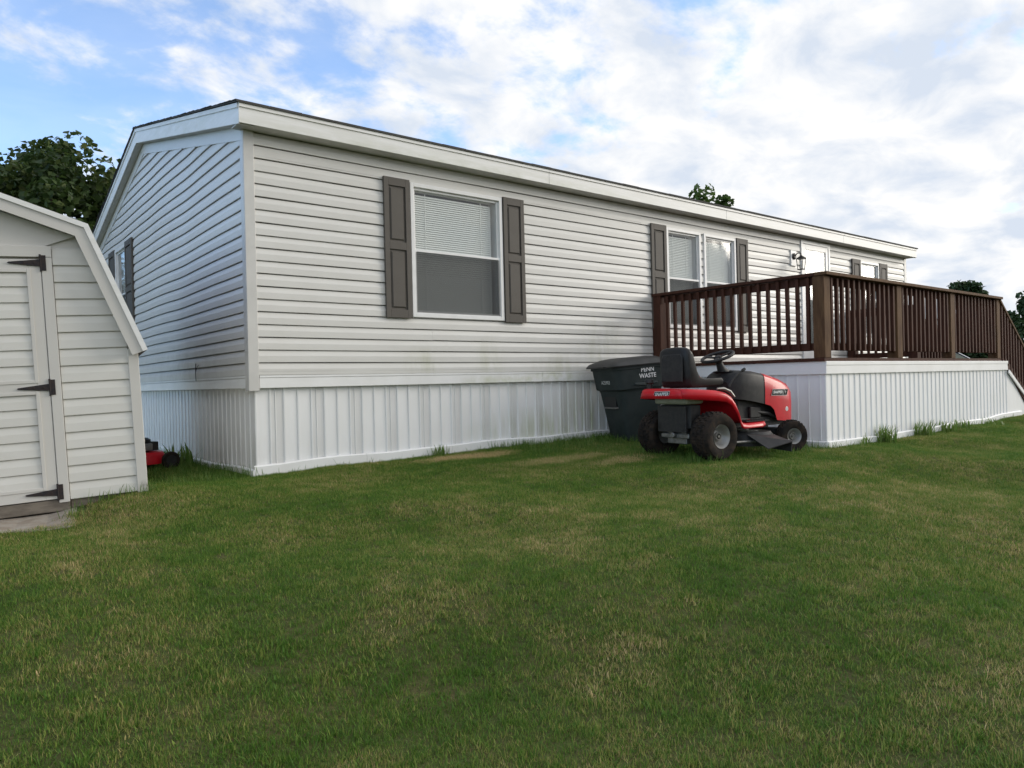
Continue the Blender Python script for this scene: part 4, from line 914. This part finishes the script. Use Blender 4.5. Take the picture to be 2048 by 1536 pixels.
for sg in (-1, 1):
    e = empty('wheel', (-.215, sg * .262, .125)); e.parent = bin_
    s = MB(); s.lathe([(.07, -.03), (.115, -.03), (.125, -.02), (.125, .02), (.115, .03), (.07, .03)], (0, 1, 0), (0, 0, 0), 24); s.build('tyre', M_tyre, e, smooth=True)
    s = MB(); s.lathe([(0, .012), (.07, .02), (.075, 0), (.07, -.02), (0, -.012)], (0, 1, 0), (0, 0, 0), 20); s.build('rim', M_blackpl, e, smooth=True)
# catch-bar pocket on the front, moulded ledge on the side
s = MB(); s.box(.29, .338, -.125, .125, .44, .62); s.build('pocket', M_cable, bb)
s = MB(); s.tube([(.315, -.13, .44), (.345, -.13, .44), (.345, .13, .44), (.315, .13, .44)], .011, 8); s.build('catch_bar', M_steel, bb)
s = MB(); s.loft([[(-.20, .265, .70), (.02, .265, .675), (.20, .265, .70), (.20, .27, .74), (-.20, .27, .74)], [(-.16, .315, .712), (.02, .318, .690), (.16, .315, .712), (.16, .30, .735), (-.16, .30, .735)]]); s.build('grip_ledge', M_bin, bb, bevel=.008)
tilt_s = math.atan((.305 - .292) / (.90 - .665))
Ms = Matrix.Translation((-.03, .3045, .845)) @ Matrix(((-1, 0, 0), (0, 0, 1), (0, 1, 0))).to_4x4() @ Matrix.Rotation(tilt_s, 4, 'X')
s = MB(); text_mesh(s, 'PENN', .075, Ms @ Matrix.Translation((0, .036, .003)), bold=True); text_mesh(s, 'WASTE', .075, Ms @ Matrix.Translation((0, -.040, .003)), bold=True); s.build('lettering', M_letter, bb)
Mf = Matrix.Translation((.400, .03, .755)) @ Matrix(((0, 0, 1), (1, 0, 0), (0, 1, 0))).to_4x4() @ Matrix.Rotation(math.atan((.375 - .352) / .235), 4, 'X')
s = MB(); text_mesh(s, 'A25903', .062, Mf @ Matrix.Translation((0, 0, .003))); s.build('lettering', M_letter, bb)

# ------------------------------------------------------------------ push mower behind the shed
pm = empty('push_mower', (-.60, 1.72, gz(-.60, 1.72)), (0, 0, R(12))); pm.scale = (.92, .92, .92); tag(pm, 'red push lawn mower half hidden between shed and house', 'lawn mower')
s = MB(); ring = lambda z, k, o=0: [(.02 + .27 * k * math.cos(t), .26 * k * math.sin(t), z) for t in [2 * math.pi * i / 24 for i in range(24)]]
s.loft([ring(.07, 1.0), ring(.16, 1.0), ring(.20, .90), ring(.205, .4)]); s.build('deck', M_red, pm, smooth=True)
s = MB(); s.lathe([(0, .36), (.09, .36), (.12, .34), (.125, .28), (.11, .20), (0, .20)], (0, 0, 1), (.02, .0, 0), 20); s.box(.10, .21, -.06, .08, .21, .31); s.build('engine', M_black, pm, smooth=True)
s = MB(); s.box(-.06, .10, -.17, -.10, .22, .30); s.build('silencer', M_steel, pm, bevel=.01)
for x, y in ((.25, -.27), (.25, .27), (-.25, -.27), (-.25, .27)):
    e = empty('wheel', (x, y, .10)); e.parent = pm
    s = MB(); s.lathe([(.06, -.022), (.092, -.022), (.10, -.014), (.10, .014), (.092, .022), (.06, .022)], (0, 1, 0), (0, 0, 0), 22); s.build('tyre', M_tyre, e, smooth=True)
    s = MB(); s.lathe([(0, .01), (.06, .015), (.062, -.015), (0, -.01)], (0, 1, 0), (0, 0, 0), 18); s.build('rim', M_blackpl, e, smooth=True)
s = MB()
for y in (-.2, .2): s.tube([(-.22, y, .16), (-.62, y * .95, .50), (-.66, y * .95, .52)], .011, 8)
s.tube([(-.66, -.19, .52), (-.66, .19, .52)], .011, 8); s.build('handle', M_black, pm)

# ------------------------------------------------------------------ parked car beyond the deck
def car():
    e = empty('parked_car', (17.6, 1.3, gz(17.6, 1.3)), (0, 0, R(118))); tag(e, 'dark blue parked car seen under the deck railing', 'car')
    prof = [(-2.15, .35), (-2.2, .62), (-2.12, .86), (-1.75, .95), (-1.05, 1.0), (-.45, 1.36), (.35, 1.42), (.95, 1.36), (1.55, 1.02), (2.0, .96), (2.16, .80), (2.18, .40), (2.05, .28), (-2.05, .28)]
    s = MB(); rings = []
    for y, k in ((-.86, .0), (-.80, 1), (.80, 1), (.86, .0)):
        rings.append([(x * (1 if k else .985), y * (1 if z < 1.0 else (.80 if k else .76)), z if k else min(z, .98) * .98 + .01) for x, z in prof])
    s.loft(rings); b = s.build('body', M_carblue, e, smooth=True, angle=35)
    for sg in (-1, 1):
        s = MB(); s.add([(x, sg * .705, z) for x, z in ((-.95, 1.02), (-.45, 1.33), (.32, 1.385), (.90, 1.33), (1.35, 1.04))], [(0, 1, 2, 3, 4)]); s.build('side_window', M_carglass, e)
        s = MB(); s.tube([(-1.0, sg * .69, 1.025), (-.44, sg * .69, 1.375), (.34, sg * .69, 1.43), (.93, sg * .69, 1.375)], .014, 6); s.build('roof_edge_highlight', M_carhighlight, e)  # bright tube modelled in place of the reflection along the roof edge
        for x in (-1.35, 1.38):
            w_ = empty('wheel', (x, sg * .78, .31)); w_.parent = e
            s = MB(); s.lathe([(.19, -.10), (.29, -.10), (.31, -.07), (.31, .07), (.29, .10), (.19, .10)], (0, 1, 0), (0, 0, 0), 24); s.build('tyre', M_tyre, w_, smooth=True)
            s = MB(); s.lathe([(0, .08), (.19, .09), (.2, -.09), (0, -.08)], (0, 1, 0), (0, 0, 0), 20); s.build('rim', M_rim, w_, smooth=True)
    for x0, z0, x1, z1, n in ((-1.0, 1.03, -.47, 1.355, 'windscreen'), (1.0, 1.345, 1.5, 1.05, 'rear_window')):
        s = MB(); dx = -.012 if n == 'windscreen' else .012; s.add([(x0 + dx, -.62, z0 + .006), (x1 + dx, -.58, z1 + .006), (x1 + dx, .58, z1 + .006), (x0 + dx, .62, z0 + .006)], [(0, 1, 2, 3)]); s.build(n, M_carglass, e)
car()

# ------------------------------------------------------------------ trees
def leaf_mesh(name, cents, normals, sizes, tints, material, parent):
    """one folded four-sided leaf per centre"""
    n = len(cents); a = np.cross(normals, rng.normal(size=(n, 3))); a /= np.linalg.norm(a, axis=1, keepdims=True) + 1e-9; b = np.cross(normals, a)
    L_ = sizes[:, None]; p0 = cents - a * L_ * .5; p2 = cents + a * L_ * .5
    p1 = cents + b * L_ * .42 + normals * L_ * .12 - a * L_ * .08; p3 = cents - b * L_ * .42 + normals * L_ * .12 - a * L_ * .08
    v = np.stack([p0, p1, p2, p3], 1).reshape(-1, 3); i = np.arange(n) * 4
    f = np.concatenate([np.stack([i, i + 1, i + 2], 1), np.stack([i, i + 2, i + 3], 1)])
    me = bpy.data.meshes.new(name); me.vertices.add(len(v)); me.vertices.foreach_set('co', v.ravel().astype(np.float32))
    me.loops.add(len(f) * 3); me.loops.foreach_set('vertex_index', f.ravel().astype(np.int32)); me.polygons.add(len(f)); me.polygons.foreach_set('loop_start', (np.arange(len(f)) * 3).astype(np.int32))
    me.update(calc_edges=True); at = me.attributes.new('tint', 'FLOAT', 'POINT'); at.data.foreach_set('value', np.repeat(tints, 4).astype(np.float32))
    me.materials.append(material); o = bpy.data.objects.new(name, me); col.objects.link(o); o.parent = parent; return o
def tree(name, label, x, y, h, rad, trunk_h, nclump, nleaf, lsize, material, seed, squash=1.0, group=None, spread=.34, crown_lo=.32):
    g = np.random.default_rng(seed); z0 = gz(x, y); e = empty(name, (x, y, z0)); tag(e, label, 'tree', group)
    s = MB(); tr = h * .022 + .05
    s.tube([(0, 0, -.1), (.03, .02, trunk_h * .5), (.0, .05, trunk_h), (.05, 0, h * .72)], [tr * 1.25, tr, tr * .85, tr * .3], 10)
    cl = []
    while len(cl) < nclump:
        p = g.normal(size=3); p /= np.linalg.norm(p); q = p * g.uniform(.35, 1) ** .5
        c = np.array((q[0] * rad, q[1] * rad, h * (.5 + crown_lo / 2) + q[2] * h * (1 - crown_lo) / 2 * squash))
        if c[2] < trunk_h * .6: continue
        c[:2] *= 1 - .45 * max(0, (c[2] - h * .6) / (h * .4)) ** 1.5
        cl.append(c)
    for c in cl[: max(10, nclump // 3)]:
        zb = trunk_h * .8 + (c[2] - trunk_h * .8) * .35; s.tube([(0.02, .03, zb), tuple(np.array((0, 0, zb)) * .4 + c * .6 - np.array((0, 0, c[2] * .6 + zb * .4)) + np.array((0, 0, zb + (c[2] - zb) * .5))), tuple(c)], [tr * .38, tr * .2, tr * .06], 6)
    s.build('trunk', M_bark, e, smooth=True)
    per = nleaf // nclump; C_ = []; Nn = []; S_ = []; T_ = []
    for c in cl:
        cr_ = rad * spread * g.uniform(.65, 1.25); d = g.normal(size=(per, 3)); d /= np.linalg.norm(d, axis=1, keepdims=True); rr_ = cr_ * g.uniform(.05, 1, size=(per, 1)) ** .45
        p = c + d * rr_ * np.array((1, 1, .75)); C_.append(p)
        nn = d * .5 + g.normal(size=(per, 3)) * .6 + np.array((0, 0, .5)); nn /= np.linalg.norm(nn, axis=1, keepdims=True); Nn.append(nn)
        S_.append(g.uniform(.6, 1.25, per) * lsize); T_.append(np.clip(g.normal(.45 + g.uniform(-.22, .22), .18, per), 0, 1))
    cr_ = leaf_mesh('crown', np.concatenate(C_), np.concatenate(Nn), np.concatenate(S_), np.concatenate(T_), material, e)
    return e
tree('maple_tree', 'dense dark broadleaf tree standing behind the shed', -.05, 12.1, 6.2, 3.3, 1.6, 190, 33000, .16, M_leaf, 3, crown_lo=.12, spread=.17)
tree('maple_tree', 'dark broadleaf tree rising left of the shed roof', -4.6, 13.2, 5.7, 2.7, 1.8, 120, 20000, .16, M_leaf, 9, crown_lo=.12, spread=.18)
tree('ash_tree', 'light green tree whose top shows over the house roof', 19.4, 9.4, 7.45, 1.9, 3.0, 34, 3600, .20, M_leaf2, 5, crown_lo=.5, spread=.22)
tree('oak_tree', 'lone round tree top rising over the deck railing', 47.7, 11.0, 6.45, 1.35, 2.5, 30, 5000, .28, M_leaf3, 12, group=None)
for i, (x, y, h, r_) in enumerate(((43.5, 6.3, 5.0, 2.4), (45.5, 3.0, 4.7, 2.6), (42.5, 9.8, 3.4, 2.0), (50, 14.5, 3.8, 2.6), (38, 13.8, 3.0, 1.9))):
    tree('hedgerow_tree', 'green tree in the far row beyond the stairs', x, y, h, r_, .7, 34, 7000, .30, M_leaf3, 30 + i, group='trees in the far row beyond the deck', crown_lo=.05)

# ------------------------------------------------------------------ grass
def blades(rngx, n, rad, hmin, hmax, wid, lean, seg=2):
    """arrays of curved tapering blades round the origin -> verts, faces, tint"""
    v = []; f = []; t = []
    for i in range(n):
        a = rngx.uniform(0, 6.283); q = rad * math.sqrt(rngx.uniform()); bx, by = q * math.cos(a), q * math.sin(a); az = rngx.uniform(0, 6.283); h = rngx.uniform(hmin, hmax); l = rngx.uniform(.1, 1) * lean * h; w_ = wid * rngx.uniform(.7, 1.2)
        dx, dy = math.cos(az), math.sin(az); sx, sy = -dy * w_ / 2, dx * w_ / 2; b0 = len(v); tt = rngx.uniform()
        for k in range(seg):
            s_ = k / seg; ww = 1 - .45 * s_; ox = l * s_ ** 1.7
            v += [(bx + dx * ox - sx * ww, by + dy * ox - sy * ww, h * s_ - .006), (bx + dx * ox + sx * ww, by + dy * ox + sy * ww, h * s_ - .006)]; t += [tt, tt]
        v.append((bx + dx * l, by + dy * l, h * max(.35, 1 - .25 * (l / h) ** 2))); t.append(tt)
        for k in range(seg - 1): f.append((b0 + 2 * k, b0 + 2 * k + 1, b0 + 2 * k + 3, b0 + 2 * k + 2))
        f.append((b0 + 2 * seg - 2, b0 + 2 * seg - 1, b0 + 2 * seg))
    return v, f, t
def grass_mat():
    M = bpy.data.materials.new('grass_blades'); M.use_nodes = True; nt = M.node_tree; nt.nodes.clear(); N = nt.nodes.new; L = nt.links.new
    out = N('ShaderNodeOutputMaterial'); at = N('ShaderNodeAttribute'); at.attribute_name = 'tint'; geo = N('ShaderNodeNewGeometry')
    def noise(sc_, det, off):
        mp = N('ShaderNodeMapping'); mp.inputs['Location'].default_value = off; L(geo.outputs['Position'], mp.inputs[0]); n = N('ShaderNodeTexNoise'); n.inputs['Scale'].default_value = sc_; n.inputs['Detail'].default_value = det; n.inputs['Roughness'].default_value = .6; L(mp.outputs[0], n.inputs['Vector']); return n.outputs[0]
    def mt(op, a, b=None, clamp=False):
        n = N('ShaderNodeMath'); n.operation = op; n.use_clamp = clamp
        for i, q in enumerate((a, b)):
            if q is None: continue
            if isinstance(q, (int, float)): n.inputs[i].default_value = q
            else: L(q, n.inputs[i])
        return n.outputs[0]
    dry = mt('ADD', mt('MULTIPLY', noise(.9, 4, (3, 8, 0)), 1.3), mt('MULTIPLY', noise(5.5, 5, (1, 2, 0)), .9))
    dry = mt('MULTIPLY', mt('SUBTRACT', dry, .91), 1.9)
    # worn dry strips that the lawn really has beside the skirting and behind the mower
    sp = N('ShaderNodeSeparateXYZ'); L(geo.outputs['Position'], sp.inputs[0])
    for cx, cy, rx, ry, am in ((2.15, -.36, .80, .22, 1.5), (2.75, -1.15, .80, .28, 1.0), (3.1, -1.7, .5, .22, .7), (0.9, -3.2, 1.6, .6, .25), (3.2, -4.2, 1.6, .7, .3)):
        a = mt('DIVIDE', mt('SUBTRACT', sp.outputs['X'], cx), rx); b = mt('DIVIDE', mt('SUBTRACT', sp.outputs['Y'], cy), ry); d = mt('ADD', mt('MULTIPLY', a, a), mt('MULTIPLY', b, b))
        dry = mt('ADD', dry, mt('MULTIPLY', mt('SUBTRACT', 1.0, d, True), am))
    fac = mt('ADD', mt('MULTIPLY', dry, .75), mt('MULTIPLY', mt('SUBTRACT', at.outputs['Fac'], .5), 1.05), True)
    rp = N('ShaderNodeValToRGB'); e = rp.color_ramp.elements; e[0].position = 0; e[0].color = (0.075, 0.165, 0.022, 1); e[1].position = 1; e[1].color = (0.58, 0.44, 0.23, 1)
    for p, c in ((.28, (0.140, 0.250, 0.036, 1)), (.52, (0.240, 0.300, 0.062, 1)), (.75, (0.370, 0.320, 0.110, 1))): q = e.new(p); q.color = c
    L(fac, rp.inputs[0])
    d = N('ShaderNodeBsdfPrincipled'); d.inputs['Roughness'].default_value = .55; d.inputs['Specular IOR Level'].default_value = .2; L(rp.outputs[0], d.inputs['Base Color'])
    t = N('ShaderNodeBsdfTranslucent'); L(rp.outputs[0], t.inputs[0]); mx = N('ShaderNodeMixShader'); mx.inputs[0].default_value = .3; L(d.outputs[0], mx.inputs[1]); L(t.outputs[0], mx.inputs[2]); L(mx.outputs[0], out.inputs[0]); return M
M_grass = grass_mat()
def inside(x, y):
    """where no lawn grows: under the house, deck, shed and slab"""
    if x > -.0 and y > -.0 and x < HL and y < HW: return True
    if y > YD + .02 and x > lx(min(y, 0)) + .05 and x < 11.4 and y < 0.1: return True
    p = Vector((x + .99, y + .485)); c, s_ = math.cos(R(9)), math.sin(R(9)); u = p.x * c - p.y * s_; v = p.x * s_ + p.y * c
    if -SW < u < 0 and .03 < v < SD: return True
    if -2.05 < u < -.50 and -.50 < v <= .03: return True
    return False
def build_grass():
    q = .2; vs = []; fs = []; att = []; tint = []
    C0 = np.array((-2.3302, -6.7318)); F0 = np.array((cf.x, cf.y)) / math.hypot(cf.x, cf.y); R0 = np.array((F0[1], -F0[0]))
    for i in np.arange(-5.0, 16.0, q):
        for j in np.arange(-8.0, 8.0, q):
            cx, cy = i + q / 2, j + q / 2; d = np.array((cx, cy)) - C0; dep, lat = d @ F0, d @ R0
            if dep < 1.3 or dep > 17 or abs(lat) > .76 * dep + .9 or inside(cx, cy): continue
            if cx < -.02 and cy > 4.0: continue
            b = len(vs); z = gz_arr(np.array([i, i + q, i + q, i]), np.array([j, j, j + q, j + q]))
            vs += [(i, j, z[0]), (i + q, j, z[1]), (i + q, j + q, z[2]), (i, j + q, z[3])]; fs.append((b, b + 1, b + 2, b + 3)); att.append(0); tint += [.5] * 4
    kinds = [(24, .045, .011, .025, .0028, 1.0), (26, .045, .012, .028, .0030, 1.1), (24, .045, .009, .020, .0036, 1.5), (22, .045, .013, .032, .0026, .8), (14, .045, .009, .022, .0055, 1.4), (18, .045, .012, .026, .0030, 1.2), (22, .045, .012, .026, .0030, 1.0), (9, .05, .013, .036, .0026, 1.8)]
    r_ = np.random.default_rng(4)
    for k, args in enumerate(kinds):
        v, f, t = blades(r_, *args, seg=2); b = len(vs); vs += v; fs += [tuple(b + a for a in q_) for q_ in f]; att += [k + 1] * len(f); tint += t
    me = bpy.data.meshes.new('grass'); me.from_pydata(vs, [], fs); me.materials.append(M_grass)
    a = me.attributes.new('part', 'INT', 'FACE'); a.data.foreach_set('value', att); a = me.attributes.new('tint', 'FLOAT', 'POINT'); a.data.foreach_set('value', tint)
    o = bpy.data.objects.new('grass', me); col.objects.link(o); tag(o, 'short mown lawn grass, green mottled with dry tan', 'grass', kind='stuff')
    ng = bpy.data.node_groups.new('lawn_scatter', 'GeometryNodeTree'); ng.interface.new_socket('Geometry', in_out='INPUT', socket_type='NodeSocketGeometry'); ng.interface.new_socket('Geometry', in_out='OUTPUT', socket_type='NodeSocketGeometry')
    N = ng.nodes.new; L = ng.links.new; gi = N('NodeGroupInput'); go = N('NodeGroupOutput')
    na = N('GeometryNodeInputNamedAttribute'); na.data_type = 'INT'; na.inputs['Name'].default_value = 'part'
    cmp_ = N('FunctionNodeCompare'); cmp_.data_type = 'INT'; cmp_.operation = 'EQUAL'; L(na.outputs[0], cmp_.inputs[2]); cmp_.inputs[3].default_value = 0
    sepg = N('GeometryNodeSeparateGeometry'); sepg.domain = 'FACE'; L(gi.outputs[0], sepg.inputs[0]); L(cmp_.outputs[0], sepg.inputs['Selection'])
    dist = N('GeometryNodeDistributePointsOnFaces'); L(sepg.outputs[0], dist.inputs[0]); dist.inputs['Density'].default_value = 1700; dist.inputs['Seed'].default_value = 3
    spl = N('GeometryNodeSplitToInstances'); spl.domain = 'FACE'; L(sepg.outputs[1], spl.inputs[0]); L(na.outputs[0], spl.inputs['Group ID'])
    iop = N('GeometryNodeInstanceOnPoints'); L(dist.outputs[0], iop.inputs[0]); L(spl.outputs[0], iop.inputs['Instance']); iop.inputs['Pick Instance'].default_value = True
    rr_ = N('FunctionNodeRandomValue'); rr_.data_type = 'FLOAT_VECTOR'; rr_.inputs[0].default_value = (-.16, -.16, 0); rr_.inputs[1].default_value = (.16, .16, 6.283); L(rr_.outputs[0], iop.inputs['Rotation'])
    rs = N('FunctionNodeRandomValue'); rs.data_type = 'FLOAT'; rs.inputs[2].default_value = .7; rs.inputs[3].default_value = 1.25; nz = N('ShaderNodeTexNoise'); nz.inputs['Scale'].default_value = 5.0; nz.inputs['Detail'].default_value = 3
    mr = N('ShaderNodeMapRange'); mr.inputs['From Min'].default_value = .3; mr.inputs['From Max'].default_value = .7; mr.inputs['To Min'].default_value = .75; mr.inputs['To Max'].default_value = 1.15; L(nz.outputs[0], mr.inputs['Value'])
    mm = N('ShaderNodeMath'); mm.operation = 'MULTIPLY'; L(rs.outputs[1], mm.inputs[0]); L(mr.outputs[0], mm.inputs[1]); L(mm.outputs[0], iop.inputs['Scale'])
    L(iop.outputs[0], go.inputs[0])
    md = o.modifiers.new('scatter', 'NODES'); md.node_group = ng
build_grass()
# taller unmown blades along the skirting, round the mower wheels and the shed
def edge_grass():
    r_ = np.random.default_rng(8); v = []; f = []; t = []
    def clump(x, y, n, rad, h0, h1, wd=.005, lean=.7):
        a, b, c = blades(r_, n, rad, h0, h1, wd, lean, seg=3); g = gz(x, y); o = len(v); v.extend([(p[0] + x, p[1] + y, p[2] + g) for p in a]); f.extend([tuple(o + i for i in q) for q in b]); t.extend([min(1, max(0, k * .9)) for k in c])
    def line(p0, p1, step, n, h0, h1, off=.05):
        L_ = math.hypot(p1[0] - p0[0], p1[1] - p0[1]); k = 0
        while k < L_:
            q = k / L_; clump(p0[0] + (p1[0] - p0[0]) * q + r_.normal(0, off), p0[1] + (p1[1] - p0[1]) * q - abs(r_.normal(0, off)), int(n * r_.uniform(.3, 1.3)) + 1, .05, h0, h0 + (h1 - h0) * r_.uniform(.3, 1)); k += step * r_.uniform(.6, 1.4)
    line((.3, -.04), (3.0, -.04), .13, 4, .04, .10); line((1.9, -.04), (2.15, -.05), .05, 10, .06, .14); line((2.8, -.05), (5.4, -.08), .035, 16, .05, .15, .10); line((3.3, -.35), (4.3, -.55), .05, 12, .05, .13, .15)
    line((-.05, .0), (-.05, 2.2), .06, 9, .06, .17, .07); line((-.35, .25), (-.15, 1.8), .05, 10, .05, .12, .12); line((-.05, 2.2), (-.08, 3.2), .06, 6, .08, .2)
    line((5.45, -.4), (5.58, -2.4), .06, 12, .06, .16, .06); line((5.5, -2.52), (6.3, -2.52), .06, 9, .05, .13, .05); line((6.3, -2.50), (11.5, -2.50), .10, 5, .04, .10, .02)
    for x, y in ((3.7, -2.35), (3.85, -2.32), (3.6, -2.2), (3.75, -1.6), (4.9, -2.35), (5.0, -2.4), (4.3, -2.3), (4.6, -2.5), (4.2, -1.5)): clump(x, y, 40, .10, .07, .15)
    line((-1.0, -.52), (-1.46, -.45), .05, 9, .05, .14, .04); line((-.93, -.5), (-.8, .6), .08, 8, .05, .12, .06); line((-1.46, -.5), (-1.5, -.8), .05, 10, .05, .13, .05)
    for x0, x1, y0, y1, n_, h in ((2.9, 5.5, -.75, -.08, 420, .085), (3.3, 5.55, -1.7, -.75, 420, .06), (3.3, 5.6, -2.55, -1.7, 420, .065), (-.75, -.03, -.1, 2.4, 260, .075)):
        for _ in range(n_):
            x, y = r_.uniform(x0, x1), r_.uniform(y0, y1)
            if not inside(x, y): clump(x, y, 9, .06, h * .4, h * r_.uniform(.7, 1.5), .0045, .8)
    for wx, wy in ((3.70, -2.34), (3.77, -1.61), (4.88, -2.46), (4.95, -1.72)):
        for t_ in np.linspace(0, 6.283, 16): clump(wx + .23 * math.cos(t_), wy + .16 * math.sin(t_), 9, .05, .04, .11)
    for t_ in np.linspace(0, 6.283, 30): clump(4.6 + .33 * math.cos(t_), -.52 + .30 * math.sin(t_), 8, .05, .05, .13)
    me = bpy.data.meshes.new('tall_grass'); me.from_pydata(v, [], f); me.materials.append(M_weed); a = me.attributes.new('tint', 'FLOAT', 'POINT'); a.data.foreach_set('value', t)
    o = bpy.data.objects.new('tall_grass', me); col.objects.link(o); tag(o, 'taller unmown grass along skirting, wheels and shed', 'grass', kind='stuff')
edge_grass()
def weed(x, y, n, h, rad, label, group, seed, leafy=False):
    r_ = np.random.default_rng(seed); v, f, t = blades(r_, n, rad, h * .35, h, .013 if not leafy else .03, .8, seg=3); me = bpy.data.meshes.new('weed_clump'); me.from_pydata(v, [], f); me.materials.append(M_weed)
    a = me.attributes.new('tint', 'FLOAT', 'POINT'); a.data.foreach_set('value', [.35 + .6 * k for k in t]); o = bpy.data.objects.new('weed_clump', me); col.objects.link(o); o.location = (x, y, gz(x, y)); tag(o, label, 'weed', group)
for i, (x, h, rd, n) in enumerate(((6.92, .27, .12, 130), (7.98, .24, .15, 150), (8.75, .19, .15, 120), (9.3, .15, .15, 90), (6.42, .17, .06, 24), (10.3, .13, .2, 60))):
    weed(x, -2.53, n, h, rd, 'bright green weed clump growing at the foot of deck skirting', 'weeds along the deck skirting', 50 + i)
weed(-.16, 1.75, 46, .28, .12, 'broad leaved weed at the base of the house end skirting', None, 70, True)
weed(1.98, -.06, 34, .15, .07, 'small tuft of tan and green grass against house skirting', None, 71)
